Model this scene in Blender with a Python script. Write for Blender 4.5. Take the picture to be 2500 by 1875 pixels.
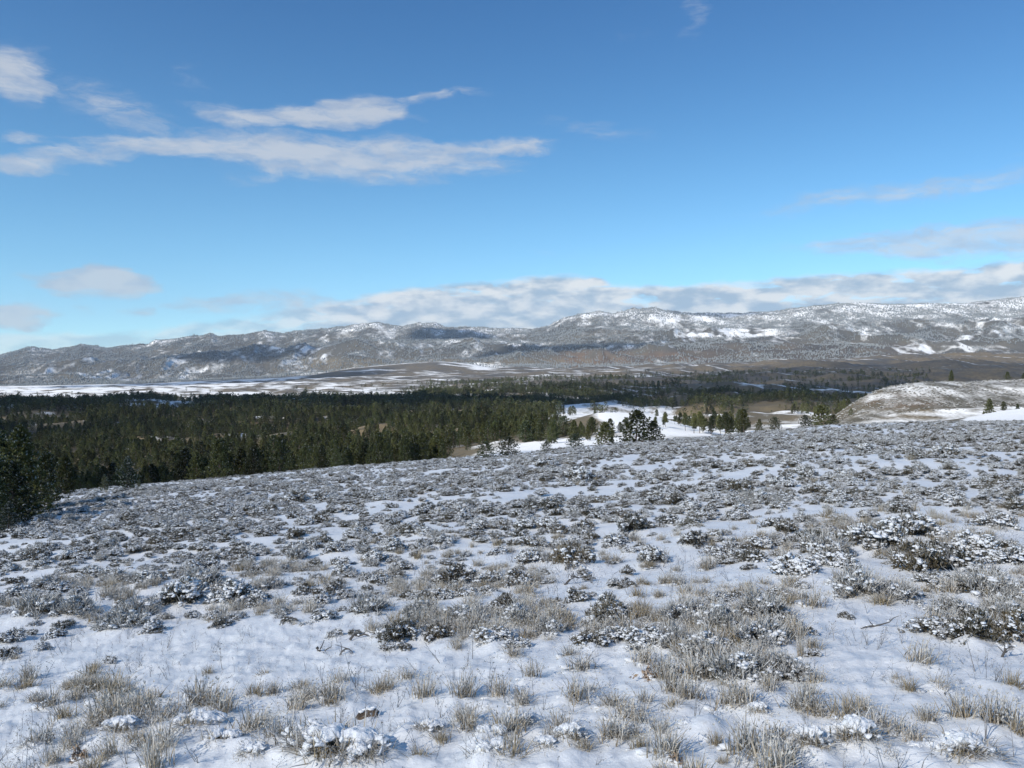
import bpy, bmesh, math, random
import numpy as np
from mathutils import Vector, Matrix, Euler

for o in list(bpy.data.objects):
    bpy.data.objects.remove(o)
S = bpy.context.scene
COL = S.collection
rng = np.random.default_rng(7)
random.seed(7)

# ------------------------------------------------------------------ camera
# Measurements were taken on a 2212 x 1659 view of the photograph.
F = 1736.0          # focal length in those units (65 degree lens)
HX, HY = 1106.0, 740.0   # level direction straight ahead
CAMZ = 1.65
cd = bpy.data.cameras.new("camera")
cam = bpy.data.objects.new("camera", cd)
COL.objects.link(cam)
cam.location = (0, 0, CAMZ)
cam.rotation_euler = (math.radians(90), 0, 0)
cd.sensor_width = 36.0
cd.lens = 36.0 * F / 2212.0
cd.shift_y = -(829.5 - HY) / 2212.0
cd.clip_start = 0.05
cd.clip_end = 80000
S.camera = cam

# ------------------------------------------------------------------ light
SUN_EL, SUN_AZ = math.radians(34), math.radians(-132)   # azimuth from +Y, clockwise positive
SUN_DIR = Vector((math.cos(SUN_EL) * math.sin(SUN_AZ), math.cos(SUN_EL) * math.cos(SUN_AZ), math.sin(SUN_EL)))
sd = bpy.data.lights.new("sun", 'SUN')
sun = bpy.data.objects.new("sun", sd)
COL.objects.link(sun)
sd.energy = 4.0
sd.angle = math.radians(0.53)
sd.color = (1.0, 0.95, 0.87)
sun.rotation_euler = (-SUN_DIR).to_track_quat('-Z', 'Y').to_euler()
sun.location = (0, 0, 50)

S.render.engine = 'CYCLES'
S.view_settings.view_transform = 'Standard'
S.view_settings.look = 'None'
S.view_settings.gamma = 1.0
S.view_settings.exposure = 0.55
S.cycles.max_bounces = 6
S.cycles.diffuse_bounces = 2
S.cycles.use_adaptive_sampling = True
S.cycles.adaptive_threshold = 0.02
S.cycles.transparent_max_bounces = 12
S.cycles.volume_bounces = 0
S.cycles.use_denoising = True

# ------------------------------------------------------------------ node helpers
class NT:
    def __init__(self, tree):
        self.t = tree
        self.n = tree.nodes
        self.l = tree.links
    def node(self, typ, **kw):
        nd = self.n.new(typ)
        for k, v in kw.items():
            setattr(nd, k, v)
        return nd
    def put(self, sock, v):
        if hasattr(v, 'is_linked') or isinstance(v, bpy.types.NodeSocket):
            self.l.new(v, sock)
        else:
            sock.default_value = v
    def math(self, op, a, b=0.0, c=None, clamp=False):
        nd = self.node('ShaderNodeMath', operation=op, use_clamp=clamp)
        self.put(nd.inputs[0], a)
        self.put(nd.inputs[1], b)
        if c is not None:
            self.put(nd.inputs[2], c)
        return nd.outputs[0]
    def vmath(self, op, a, b=(0, 0, 0)):
        nd = self.node('ShaderNodeVectorMath', operation=op)
        self.put(nd.inputs[0], a)
        if op == 'SCALE':
            self.put(nd.inputs[3], b)
        else:
            self.put(nd.inputs[1], b)
        return nd.outputs['Value'] if op in ('LENGTH', 'DOT_PRODUCT') else nd.outputs[0]
    def noise(self, vec, scale, detail=4, rough=0.5, dist=0.0, color=False):
        nd = self.node('ShaderNodeTexNoise')
        if vec is not None:
            self.put(nd.inputs['Vector'], vec)
        nd.inputs['Scale'].default_value = scale
        nd.inputs['Detail'].default_value = detail
        nd.inputs['Roughness'].default_value = rough
        nd.inputs['Distortion'].default_value = dist
        return nd.outputs['Color' if color else 'Fac']
    def ramp(self, v, a, b, lo=0.0, hi=1.0, smooth=True):
        nd = self.node('ShaderNodeMapRange', interpolation_type='SMOOTHSTEP' if smooth else 'LINEAR')
        self.put(nd.inputs['Value'], v)
        nd.inputs['From Min'].default_value = a
        nd.inputs['From Max'].default_value = b
        self.put(nd.inputs['To Min'], lo)
        self.put(nd.inputs['To Max'], hi)
        return nd.outputs[0]
    def mix(self, f, a, b):
        nd = self.node('ShaderNodeMix', data_type='RGBA')
        self.put(nd.inputs[0], f)
        for s, v in ((nd.inputs[6], a), (nd.inputs[7], b)):
            if isinstance(v, tuple) and len(v) == 3:
                v = v + (1.0,)
            self.put(s, v)
        return nd.outputs[2]
    def attr(self, name, out='Fac'):
        nd = self.node('ShaderNodeAttribute', attribute_name=name)
        return nd.outputs[out]
    def combine(self, x, y, z):
        nd = self.node('ShaderNodeCombineXYZ')
        for i, v in enumerate((x, y, z)):
            self.put(nd.inputs[i], v)
        return nd.outputs[0]

# ------------------------------------------------------------------ world: sky with high streaks and a low bank of cloud
W = bpy.data.worlds.new("World")
S.world = W
W.use_nodes = True
T = NT(W.node_tree)
T.n.clear()
SKY_STRENGTH = 0.10
sky = T.node('ShaderNodeTexSky', sky_type='NISHITA', sun_disc=False)
sky.sun_elevation = SUN_EL
sky.sun_rotation = SUN_AZ
sky.altitude = 2100
sky.air_density = 1.0
sky.dust_density = 0.1
sky.ozone_density = 1.0
hs = T.node('ShaderNodeHueSaturation')
hs.inputs['Saturation'].default_value = 1.26
hs.inputs['Value'].default_value = 1.0
T.l.new(sky.outputs[0], hs.inputs['Color'])
skycol = T.vmath('MULTIPLY', hs.outputs[0], (0.93, 1.04, 1.06))
tc = T.node('ShaderNodeTexCoord')
# the lowest, yellowed degrees of the clear-air model lie below the ridges here: look up a little higher
T.l.new(T.vmath('NORMALIZE', T.vmath('ADD', T.vmath('MULTIPLY', tc.outputs['Generated'], (1, 1, 0.95)), (0, 0, 0.075))), sky.inputs['Vector'])
sx = T.node('ShaderNodeSeparateXYZ')
T.l.new(tc.outputs['Generated'], sx.inputs[0])
hor = T.math('SQRT', T.math('ADD', T.math('MULTIPLY', sx.outputs[0], sx.outputs[0]), T.math('MULTIPLY', sx.outputs[1], sx.outputs[1])))
hor = T.math('MAXIMUM', hor, 0.001)
az = T.math('ARCTAN2', sx.outputs[0], sx.outputs[1])
el = T.math('DIVIDE', sx.outputs[2], hor)
skycol = T.vmath('MULTIPLY', skycol, T.mix(T.ramp(el, 0.46, 0.06), (0.98, 0.98, 1.0), (1.29, 1.28, 1.13)))
P = T.combine(az, el, 0.0)
def streak(v, s):
    return T.vmath('MULTIPLY', v, s)
# two scales of warp, then fine fibres
w1 = T.vmath('MULTIPLY', T.vmath('SUBTRACT', T.noise(streak(P, (1, 2.6, 1)), 9.0, 2, 0.5, color=True), (0.5, 0.5, 0.5)), (0.10, 0.030, 0))
w2 = T.vmath('MULTIPLY', T.vmath('SUBTRACT', T.noise(streak(P, (1, 2.2, 1)), 42.0, 3, 0.55, color=True), (0.5, 0.5, 0.5)), (0.030, 0.011, 0))
Q = T.vmath('ADD', T.vmath('ADD', P, w1), w2)
fibre = T.noise(streak(Q, (1, 3.4, 1)), 30.0, 5, 0.66)
puff = T.noise(streak(P, (1, 2.4, 1)), 26.0, 4, 0.52)
def sky_pos(x, y):
    t = (x - HX) / F
    return math.atan(t), (HY - y) / F / math.sqrt(1 + t * t)
# x, y, half width, half height, tilt (degrees, + = rising to the right), opacity
CL = [(30, 160, 95, 62, -20, 1.0), (120, 200, 120, 30, -25, 0.42), (250, 235, 150, 60, -22, 0.6), (330, 275, 80, 26, -20, 0.4),
      (560, 262, 130, 24, 2, 0.95), (690, 256, 150, 26, 5, 1.0), (780, 243, 95, 34, 3, 1.05), (480, 240, 85, 16, 2, 0.55),
      (920, 212, 160, 17, 9, 0.62), (1010, 198, 45, 12, 12, 0.5), (870, 258, 80, 12, 0, 0.4),
      (55, 297, 85, 20, 0, 0.62), (40, 352, 120, 26, 6, 0.85), (190, 335, 160, 26, 6, 0.75), (400, 322, 230, 34, 2, 1.0), (640, 335, 300, 46, -2, 1.02),
      (880, 338, 240, 44, -3, 0.9), (1070, 318, 160, 24, 0, 0.85), (820, 372, 300, 28, 2, 0.62), (560, 382, 100, 14, 8, 0.5), (1105, 369, 50, 13, 0, 0.4),
      (1290, 286, 130, 24, -12, 0.42), (1490, 25, 34, 80, 20, 0.42), (1380, 78, 60, 20, 5, 0.28), (410, 172, 60, 42, -40, 0.36), (30, 98, 60, 14, 0, 0.2),
      (1960, 414, 440, 30, 3, 0.62), (2150, 396, 230, 22, 3, 0.55), (2060, 516, 400, 36, 1, 0.9), (2300, 515, 300, 40, 1, 0.9), (2180, 340, 90, 7, 5, 0.3),
      (1190, 545, 50, 8, 0, 0.3),
      (212, 612, 120, 34, 0, 1.25), (230, 600, 55, 32, 0, 1.3), (120, 600, 70, 20, -8, 0.62), (45, 682, 95, 32, 0, 1.15), (192, 668, 42, 20, 0, 0.42), (312, 670, 46, 22, 0, 0.6),
      (10, 600, 30, 10, 0, 0.3), (500, 650, 150, 22, 2, 0.75), (640, 655, 120, 26, 3, 0.7)]
# beyond the frame the same streaks carry on around the sky (azimuth folded back and forth)
FOLD = 0.66
fold = T.math('SUBTRACT', T.math('PINGPONG', T.math('ADD', az, FOLD), 2 * FOLD), FOLD)
Q2 = T.vmath('ADD', T.vmath('ADD', T.combine(fold, el, 0.0), w1), w2)
dens = None
for c in CL:
    a0, e0 = sky_pos(c[0], c[1])
    rx, ry = c[2] / F * math.cos(a0) ** 2, c[3] / F * math.cos(a0)
    cs, sn_ = math.cos(math.radians(c[4])), math.sin(math.radians(c[4]))
    v = T.vmath('SUBTRACT', Q2, (a0, e0, 0))
    u1 = T.vmath('DOT_PRODUCT', v, (cs / rx, sn_ / rx, 0))
    u2 = T.vmath('DOT_PRODUCT', v, (-sn_ / ry, cs / ry, 0))
    r2 = T.math('MULTIPLY_ADD', u1, u1, T.math('MULTIPLY', u2, u2))
    d = T.math('MULTIPLY_ADD', r2, -c[5] / 1.5, c[5] * 1.05)
    dens = d if dens is None else T.math('SMOOTH_MAX', dens, d, 0.15)
dens = T.math('MAXIMUM', dens, 0.0)
# thin veils high overhead, added out of view to whiten the skylight
veil = T.math('MULTIPLY', T.ramp(T.noise(T.vmath('MULTIPLY', tc.outputs['Generated'], (1, 2.2, 1)), 2.6, 3, 0.55), 0.46, 0.70), T.ramp(el, 0.55, 1.1, 0.0, 0.8))
dens = T.math('MAXIMUM', dens, veil)
cl_a = T.ramp(T.math('ADD', dens, T.math('MULTIPLY', T.math('SUBTRACT', fibre, 0.5), 1.45)), 0.14, 1.10)
cl_a = T.math('MULTIPLY', cl_a, T.ramp(dens, 0.0, 0.70, 0.0, 0.72))
# low bank: its top edge follows a curve of azimuth
fc = T.node('ShaderNodeFloatCurve')
pts = [(-900, 735), (-300, 722), (0, 712), (200, 712), (330, 708), (420, 690), (560, 672), (760, 640), (900, 617), (1060, 603), (1200, 590), (1290, 592), (1330, 612), (1420, 611), (1560, 606), (1700, 596), (1850, 584), (2000, 574), (2212, 556), (2700, 552), (3600, 600)]
cv = fc.mapping.curves[0]
def curve_xy(x, y):
    a, e = sky_pos(x, y)
    return (a / 2.4 + 0.5, e * 5.0)
for i, p in enumerate(pts):
    q = curve_xy(*p)
    if i < 2:
        cv.points[i].location = q
    else:
        cv.points.new(*q)
fc.mapping.update()
T.l.new(T.math('ADD', T.math('DIVIDE', az, 2.4), 0.5), fc.inputs['Value'])
top = T.math('DIVIDE', fc.outputs[0], 5.0)
sq = T.node('ShaderNodeSeparateXYZ')
T.l.new(T.vmath('ADD', T.vmath('ADD', P, T.vmath('MULTIPLY', w1, (0.3, 0.28, 0))), T.vmath('MULTIPLY', w2, (0.6, 0.9, 0))), sq.inputs[0])
depth = T.math('SUBTRACT', top, sq.outputs[1])
bank = T.ramp(depth, -0.001, 0.009)
bank_low = T.ramp(depth, 0.0, 0.05)
thin = T.ramp(az, -0.36, -0.16, 0.55, 1.0)
gap = T.ramp(T.math('ADD', T.noise(streak(Q, (1, 4.5, 1)), 16.0, 3, 0.5), T.math('MULTIPLY', depth, 2.5)), 0.36, 0.50, 0.45, 1.0)
bank_a = T.math('MULTIPLY', T.math('MULTIPLY', bank, thin), T.math('MULTIPLY', gap, 0.93))
# cloud tone: bright tops, blue-grey bodies; light and shade painted from shifted noise
puff_s = T.noise(T.vmath('ADD', streak(P, (1, 2.4, 1)), (0.010, -0.028, 0)), 26.0, 4, 0.52)
relief = T.math('ADD', T.math('MULTIPLY', T.math('SUBTRACT', puff, puff_s), 2.2), 0.5)
big = T.noise(streak(P, (1, 5.0, 1)), 12.0, 3, 0.5)
tone_bank = T.ramp(T.math('ADD', T.math('ADD', T.math('MULTIPLY', relief, 0.55), T.math('MULTIPLY', big, 0.8)), T.math('MULTIPLY', depth, -1.6)), 0.36, 0.92)
BANK_DARK, BANK_LIGHT = (2.8, 3.6, 4.5), (6.0, 6.1, 6.1)
HIGH_DARK, HIGH_LIGHT = (3.4, 3.8, 4.5), (4.5, 4.65, 4.9)
bank_c = T.mix(tone_bank, BANK_DARK, BANK_LIGHT)
high_c = T.mix(T.ramp(T.math('ADD', T.math('MULTIPLY', relief, 0.7), T.math('MULTIPLY', dens, 0.5)), 0.45, 1.0), HIGH_DARK, HIGH_LIGHT)
c1 = T.mix(cl_a, skycol, high_c)
c2 = T.mix(bank_a, c1, bank_c)
bg = T.node('ShaderNodeBackground')
bg.inputs['Strength'].default_value = SKY_STRENGTH
T.l.new(c2, bg.inputs['Color'])
wo = T.node('ShaderNodeOutputWorld')
T.l.new(bg.outputs[0], wo.inputs[0])
W.cycles.sampling_method = 'MANUAL'
W.cycles.sample_map_resolution = 512

# ------------------------------------------------------------------ numpy noise
def _h(ix, iy, seed):
    h = (ix.astype(np.int64) * 374761393 + iy.astype(np.int64) * 668265263 + seed * 974634777) & 0xffffffff
    h = ((h ^ (h >> 13)) * 1274126177) & 0xffffffff
    return h ^ (h >> 16)
def pnoise(x, y, seed=0):
    x = np.asarray(x, float); y = np.asarray(y, float)
    ix = np.floor(x); iy = np.floor(y)
    fx = x - ix; fy = y - iy
    ux = fx * fx * fx * (fx * (fx * 6 - 15) + 10)
    uy = fy * fy * fy * (fy * (fy * 6 - 15) + 10)
    def g(dx, dy):
        a = _h(ix + dx, iy + dy, seed) * (2 * math.pi / 4294967296.0)
        return np.cos(a) * (fx - dx) + np.sin(a) * (fy - dy)
    n0 = g(0, 0) + ux * (g(1, 0) - g(0, 0))
    n1 = g(0, 1) + ux * (g(1, 1) - g(0, 1))
    return (n0 + uy * (n1 - n0)) * 1.5
def fbm(x, y, octaves=4, seed=0, gain=0.5, lac=2.03):
    s = 0; a = 1.0; f = 1.0
    for i in range(octaves):
        s = s + a * pnoise(x * f, y * f, seed + i * 17)
        a *= gain; f *= lac
    return s
def ridged(x, y, octaves=4, seed=0, gain=0.5):
    s = 0; a = 1.0; f = 1.0
    for i in range(octaves):
        s = s + a * (1 - np.abs(pnoise(x * f, y * f, seed + i * 13)) * 2)
        a *= gain; f *= 2.07
    return s
def sstep(a, b, x):
    u = np.clip((x - a) / (b - a), 0, 1)
    return u * u * (3 - 2 * u)

# ------------------------------------------------------------------ lie of the land
SKYLINE = [(0, 768), (60, 752), (110, 758), (175, 745), (230, 753), (270, 749), (325, 745), (335, 738), (380, 734), (435, 725), (455, 719), (470, 727), (530, 724), (575, 716), (610, 723), (640, 717), (700, 713), (760, 704), (815, 698), (850, 706), (870, 707), (905, 699), (940, 700), (962, 709), (1005, 707), (1050, 709), (1085, 713), (1100, 713), (1150, 713), (1190, 701), (1210, 689), (1260, 677), (1300, 673), (1320, 678), (1360, 671), (1410, 667), (1440, 674), (1490, 677), (1560, 679), (1640, 676), (1700, 669), (1740, 664), (1800, 659), (1880, 656), (1950, 658), (2000, 655), (2060, 656), (2130, 651), (2212, 642), (2500, 640)]
BASE = [(0, 832), (300, 826), (600, 812), (900, 801), (1200, 794), (1500, 785), (1800, 776), (2212, 768)]
def lerp_rows(a, b, f):
    xs = sorted(set([p[0] for p in a] + [p[0] for p in b]))
    ya = np.interp(xs, *zip(*a)); yb = np.interp(xs, *zip(*b))
    return [(x, p + (q - p) * f) for x, p, q in zip(xs, ya, yb)]
ROWS = [  # depth in metres, outline, blur
    (200, [(0, 1085), (300, 1064), (600, 1040), (900, 1012), (980, 992), (1050, 968), (1200, 953), (1330, 948), (1420, 950), (1500, 946), (1700, 934), (1900, 917), (2060, 908), (2130, 895), (2212, 884), (2400, 880)], 20),
    (300, [(0, 1040), (300, 1020), (600, 992), (900, 966), (1050, 950), (1150, 936), (1220, 916), (1300, 893), (1370, 893), (1420, 900), (1500, 922), (1600, 937), (1800, 930), (2212, 900)], 14),
    (365, [(0, 1010), (300, 992), (600, 970), (740, 958), (900, 950), (1150, 940), (1300, 922), (1500, 938), (1800, 925), (2212, 895)], 20),
    (480, [(0, 972), (300, 962), (600, 945), (740, 939), (800, 929), (850, 925), (900, 926), (960, 928), (1200, 925), (1400, 926), (1600, 930), (1760, 925), (1800, 900), (1850, 868), (1900, 843), (1960, 829), (2030, 822), (2100, 825), (2212, 822), (2500, 812)], 10),
    (570, [(0, 950), (300, 942), (600, 930), (900, 925), (1200, 916), (1400, 920), (1600, 925), (1830, 905), (2000, 880), (2212, 875)], 20),
    (680, [(0, 915), (300, 908), (600, 905), (900, 903), (1200, 900), (1400, 915), (1500, 912), (1570, 902), (1640, 887), (1700, 890), (1780, 897), (1850, 900), (2212, 880)], 12),
    (790, [(0, 893), (300, 886), (600, 888), (900, 888), (1200, 890), (1400, 905), (1640, 902), (2212, 885)], 20),
    (1000, [(0, 876), (300, 872), (600, 873), (900, 872), (1200, 876), (1270, 874), (1340, 866), (1400, 872), (1470, 884), (1520, 872), (1600, 864), (1700, 861), (1800, 862), (1880, 862), (2212, 872)], 10),
    (1180, [(0, 878), (300, 876), (600, 877), (900, 870), (1200, 868), (1340, 876), (1600, 876), (1800, 876), (2212, 878)], 20),
    (1500, [(0, 872), (300, 872), (600, 868), (900, 852), (1100, 840), (1300, 836), (1500, 836), (1700, 840), (1900, 846), (2212, 850)], 20),
    (1740, [(0, 872), (300, 871), (600, 866), (900, 850), (1100, 841), (1300, 840), (1500, 840), (1700, 842), (1900, 845), (2212, 846)], 20),
    (1960, [(0, 868), (300, 866), (600, 860), (900, 845), (1000, 836), (1200, 826), (1400, 824), (1600, 824), (1800, 820), (2000, 815), (2212, 806)], 16),
    (2200, [(0, 860), (300, 857), (600, 852), (900, 838), (1000, 831), (1200, 825), (1400, 822), (1600, 820), (1800, 814), (2000, 808), (2212, 800)], 20),
    (3000, [(0, 847), (300, 842), (600, 834), (900, 820), (1200, 805), (1400, 800), (1600, 795), (1800, 786), (2000, 778), (2212, 783)], 20),
    (3700, [(0, 839), (300, 834), (600, 824), (900, 811), (1200, 799), (1400, 793), (1600, 787), (1800, 778), (2000, 770), (2212, 766)], 20),
    (4400, [(0, 834), (300, 828), (600, 815), (680, 809), (760, 795), (860, 786), (950, 780), (1020, 787), (1060, 795), (1120, 792), (1200, 796), (1500, 787), (1800, 778), (2212, 770)], 8),
    (4800, [(x, y - 2) for x, y in lerp_rows(BASE, BASE, 0)], 20),
    (5400, lerp_rows(BASE, SKYLINE, 0.28), 30),
    (6100, lerp_rows(BASE, SKYLINE, 0.52), 30),
    (6800, lerp_rows(BASE, SKYLINE, 0.70), 10),
    (7600, SKYLINE, 2.5),
    (8600, [(x, y + 22) for x, y in SKYLINE], 20),
    (11000, [(0, 770), (2212, 745)], 20),
]
XS = np.arange(-400, 2613, 3.0)
def row_table(poly, blur):
    v = np.interp(XS, [p[0] for p in poly], [p[1] for p in poly])
    k = max(1, int(blur * 3 / 3))
    kx = np.arange(-k, k + 1)
    w = np.exp(-0.5 * (kx * 3.0 / max(blur, 1e-3)) ** 2)
    w /= w.sum()
    return np.convolve(np.pad(v, k, mode='edge'), w, mode='valid')
RY = np.array([r[0] for r in ROWS], float)
RT = np.array([row_table(r[1], r[2]) for r in ROWS])      # screen heights
FG_S, FG_K, FG_C = 0.087, 0.086, 3.0e-4
def ground_fg(X, Y):
    Yp = np.maximum(Y, -40)
    z = -FG_S * Yp + FG_K * X - FG_C * np.sign(Yp) * Yp * Yp - 0.55
    z = z - 0.062 * np.maximum(0, X - 0.4 * np.maximum(Yp, 0))
    z = z + 0.55 * np.exp(-(X * X + Yp * Yp) / 50.0)
    z = z + 0.22 * fbm(X / 14.0, Y / 9.0, 3, 3) * sstep(3, 20, np.hypot(X, Y))
    return z
def ground(X, Y):
    X = np.asarray(X, float); Y = np.asarray(Y, float)
    X, Y = np.broadcast_arrays(X, Y)
    shp = X.shape
    X = X.ravel(); Y = Y.ravel()
    zf = ground_fg(X, np.minimum(Y, 200))
    out = zf.copy()
    m = Y > 110
    if m.any():
        x = X[m]; y = Y[m]
        px = np.clip(HX + F * x / y, XS[0], XS[-1])
        fi = (px - XS[0]) / 3.0
        i0 = np.clip(fi.astype(int), 0, len(XS) - 2)
        fr = fi - i0
        n = len(RY)
        # control column: foreground at 110 and 135 m, then the rows
        H = np.empty((len(x), n + 2))
        t = x / y
        for j, yy in enumerate((110.0, 138.0)):
            H[:, j] = HY + F * (CAMZ - ground_fg(t * yy, np.full_like(t, yy))) / yy
        H[:, 2:] = (RT[:, i0] * (1 - fr) + RT[:, i0 + 1] * fr).T
        L = np.log(np.concatenate([[110.0, 138.0], RY]))
        hh = np.diff(L)
        dl = np.diff(H, axis=1) / hh
        D = np.zeros_like(H)
        w1 = 2 * hh[1:] + hh[:-1]; w2 = hh[1:] + 2 * hh[:-1]
        same = dl[:, 1:] * dl[:, :-1] > 0
        with np.errstate(divide='ignore', invalid='ignore'):
            hm = (w1 + w2) / (w1 / dl[:, :-1] + w2 / dl[:, 1:])
        D[:, 1:-1] = np.where(same, np.nan_to_num(hm), 0)
        D[:, 0] = dl[:, 0]; D[:, -1] = dl[:, -1]
        ly = np.log(np.clip(y, 110.0, RY[-1]))
        k = np.clip(np.searchsorted(L, ly, side='right') - 1, 0, len(L) - 2)
        r = np.arange(len(x))
        s = (ly - L[k]) / hh[k]
        s2 = s * s; s3 = s2 * s
        sy = (2 * s3 - 3 * s2 + 1) * H[r, k] + (s3 - 2 * s2 + s) * hh[k] * D[r, k] + (-2 * s3 + 3 * s2) * H[r, k + 1] + (s3 - s2) * hh[k] * D[r, k + 1]
        z = CAMZ + (HY - sy) / F * y
        # relief of the rolling hills, the valley and the mountains
        z += (2.0 + 5.0 * sstep(280, 450, y) * (1 - sstep(-60, 60, x)) + 5.0 * sstep(560, 760, y) * sstep(40, 160, x)) * fbm(x / 95.0, y / 95.0, 4, 21) * sstep(150, 320, y) * (1 - sstep(1300, 1800, y))
        z += 9.0 * (ridged(x / 420.0 + 0.4 * y / 300.0, y / 330.0, 3, 29) - 0.9) * sstep(1500, 2100, y) * (1 - sstep(3600, 4200, y)) * sstep(250, 900, x)
        z += 11.0 * fbm(x / 260.0 + 0.3 * y / 260.0, y / 240.0, 4, 33) * sstep(800, 1500, y) * (1 - sstep(3900, 4400, y)) * (0.85 + 0.7 * sstep(-200, 900, x))
        taper = sstep(4300, 5200, y) * (1 - 0.85 * sstep(6000, 7200, y))
        rg = ridged(x / 1150.0 + 0.25 * fbm(x / 800.0, y / 800.0, 2, 5), y / 1500.0, 5, 41, 0.52)
        z += 78.0 * (rg - 0.9) * taper
        z += 9.0 * fbm(x / 150.0, y / 200.0, 4, 77, 0.6) * sstep(4800, 5600, y)
        # granite tors on the crest
        z += 16.0 * np.clip(fbm(x / 85.0, y / 150.0, 3, 91) - 0.35, 0, 1) * sstep(6600, 7300, y)
        z[y > RY[-1]] -= (y[y > RY[-1]] - RY[-1]) * 0.05
        out[m] = z
    return out.reshape(shp)
def screen(X, Y, Z):
    return HX + F * X / Y, HY - F * (Z - CAMZ) / Y
_MY = np.exp(np.linspace(math.log(2.5), math.log(9000), 1500))
def hit(px, py, ymin=2.5):
    """ground point seen at a place in the photograph"""
    t = (px - HX) / F
    sl = (HY - py) / F
    yy = _MY[_MY >= ymin]
    zz = ground(t * yy, yy) - (CAMZ + sl * yy)
    idx = np.nonzero(zz > 0)[0]
    if len(idx) == 0:
        i = int(np.argmax(zz / yy))
        y = yy[i]
    else:
        i = idx[0]
        if i == 0:
            y = yy[0]
        else:
            f = zz[i - 1] / (zz[i - 1] - zz[i])
            y = yy[i - 1] + f * (yy[i] - yy[i - 1])
    return float(t * y), float(y), float(ground(np.array([t * y]), np.array([y]))[0])

# ------------------------------------------------------------------ mesh helpers
def mk_mesh(name, V, Fc, mats=(), midx=None, smooth=True, attrs=None):
    V = np.ascontiguousarray(V, dtype=np.float32)
    Fc = np.ascontiguousarray(Fc, dtype=np.int32)
    k = Fc.shape[1]
    me = bpy.data.meshes.new(name)
    me.vertices.add(len(V))
    me.vertices.foreach_set('co', V.ravel())
    me.loops.add(Fc.size)
    me.loops.foreach_set('vertex_index', Fc.ravel())
    me.polygons.add(len(Fc))
    me.polygons.foreach_set('loop_start', np.arange(0, Fc.size, k, dtype=np.int32))
    if midx is not None:
        me.polygons.foreach_set('material_index', np.asarray(midx, dtype=np.int32))
    me.polygons.foreach_set('use_smooth', np.full(len(Fc), bool(smooth)))
    for m in mats:
        me.materials.append(m)
    for an, av in (attrs or {}).items():
        a = me.attributes.new(an, 'FLOAT', 'POINT')
        a.data.foreach_set('value', np.asarray(av, dtype=np.float32))
    me.update(calc_edges=True)
    return me
def link(name, me, parent=None, **props):
    o = bpy.data.objects.new(name, me)
    COL.objects.link(o)
    if parent is not None:
        o.parent = parent
    for k, v in props.items():
        o[k] = v
    return o

# ------------------------------------------------------------------ materials
def new_mat(name):
    m = bpy.data.materials.new(name)
    m.use_nodes = True
    t = NT(m.node_tree)
    t.n.clear()
    out = t.node('ShaderNodeOutputMaterial')
    b = t.node('ShaderNodeBsdfPrincipled')
    b.inputs['Roughness'].default_value = 0.75
    b.inputs['Specular IOR Level'].default_value = 0.2
    t.l.new(b.outputs[0], out.inputs[0])
    return m, t, b
def setc(t, b, c):
    t.put(b.inputs['Base Color'], c + (1.0,) if isinstance(c, tuple) else c)
def bump(t, b, h, strength, dist):
    nd = t.node('ShaderNodeBump')
    nd.inputs['Strength'].default_value = strength
    nd.inputs['Distance'].default_value = dist
    t.put(nd.inputs['Height'], h)
    t.l.new(nd.outputs[0], b.inputs['Normal'])

SNOW = (0.88, 0.875, 0.85)
# snow-covered hillside in front
M_hill, t, b = new_mat('hillside_snow')
pos = t.node('ShaderNodeNewGeometry').outputs['Position']
n_big = t.noise(pos, 0.35, 5, 0.6)
n_mid = t.noise(pos, 2.6, 5, 0.62)
n_fine = t.noise(pos, 16.0, 5, 0.65)
lit = t.ramp(t.math('ADD', t.math('MULTIPLY', n_mid, 0.6), t.math('MULTIPLY', n_fine, 0.55)), 0.66, 0.76)
lit = t.math('MULTIPLY', lit, t.ramp(n_big, 0.40, 0.62, 0.15, 0.9))
litter = t.mix(n_fine, (0.10, 0.075, 0.045), (0.26, 0.21, 0.15))
c = t.mix(t.math('MULTIPLY', lit, t.attr('thin')), SNOW, litter)
c = t.mix(t.ramp(n_mid, 0.3, 0.7, 0.0, 0.22), c, (0.78, 0.79, 0.79))
setc(t, b, c)
bump(t, b, t.math('ADD', n_fine, t.math('MULTIPLY', n_mid, 1.5)), 0.35, 0.03)
b.inputs['Roughness'].default_value = 0.6

# rolling hills and valley: snow over dry grass and bare earth, by the attribute 'snow'
def land(name, scale_a, scale_b, dark, tan, soft=0.08):
    m, t, b = new_mat(name)
    pos = t.node('ShaderNodeNewGeometry').outputs['Position']
    st = t.vmath('MULTIPLY', pos, (1, 0.45, 1))
    na = t.noise(st, scale_a, 6, 0.62)
    nb = t.noise(pos, scale_b, 4, 0.6)
    v = t.math('ADD', t.math('MULTIPLY', na, 0.65), t.math('MULTIPLY', nb, 0.35))
    s = t.math('SUBTRACT', t.attr('snow'), v)
    cover = t.ramp(s, -soft - 0.04, soft)
    earth = t.mix(t.attr('tan'), dark, tan)
    earth = t.mix(t.ramp(nb, 0.35, 0.65, 0.0, 0.5), earth, t.mix(0.5, dark, (0.03, 0.03, 0.028)))
    red = t.mix(t.attr('red'), earth, (0.165, 0.110, 0.070))
    setc(t, b, t.mix(cover, red, SNOW))
    bump(t, b, na, 0.5, 0.12 / scale_a)
    b.inputs['Roughness'].default_value = 0.85
    return m
M_hills = land('hill_grass_and_snow', 0.10, 0.7, (0.105, 0.095, 0.07), (0.205, 0.155, 0.085), 0.15)
M_valley = land('valley_grass_and_snow', 0.016, 0.11, (0.10, 0.095, 0.085), (0.19, 0.15, 0.095), 0.30)
M_mount = land('mountain_scrub_and_snow', 0.03, 0.15, (0.075, 0.076, 0.070), (0.18, 0.15, 0.10), 0.24)

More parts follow.
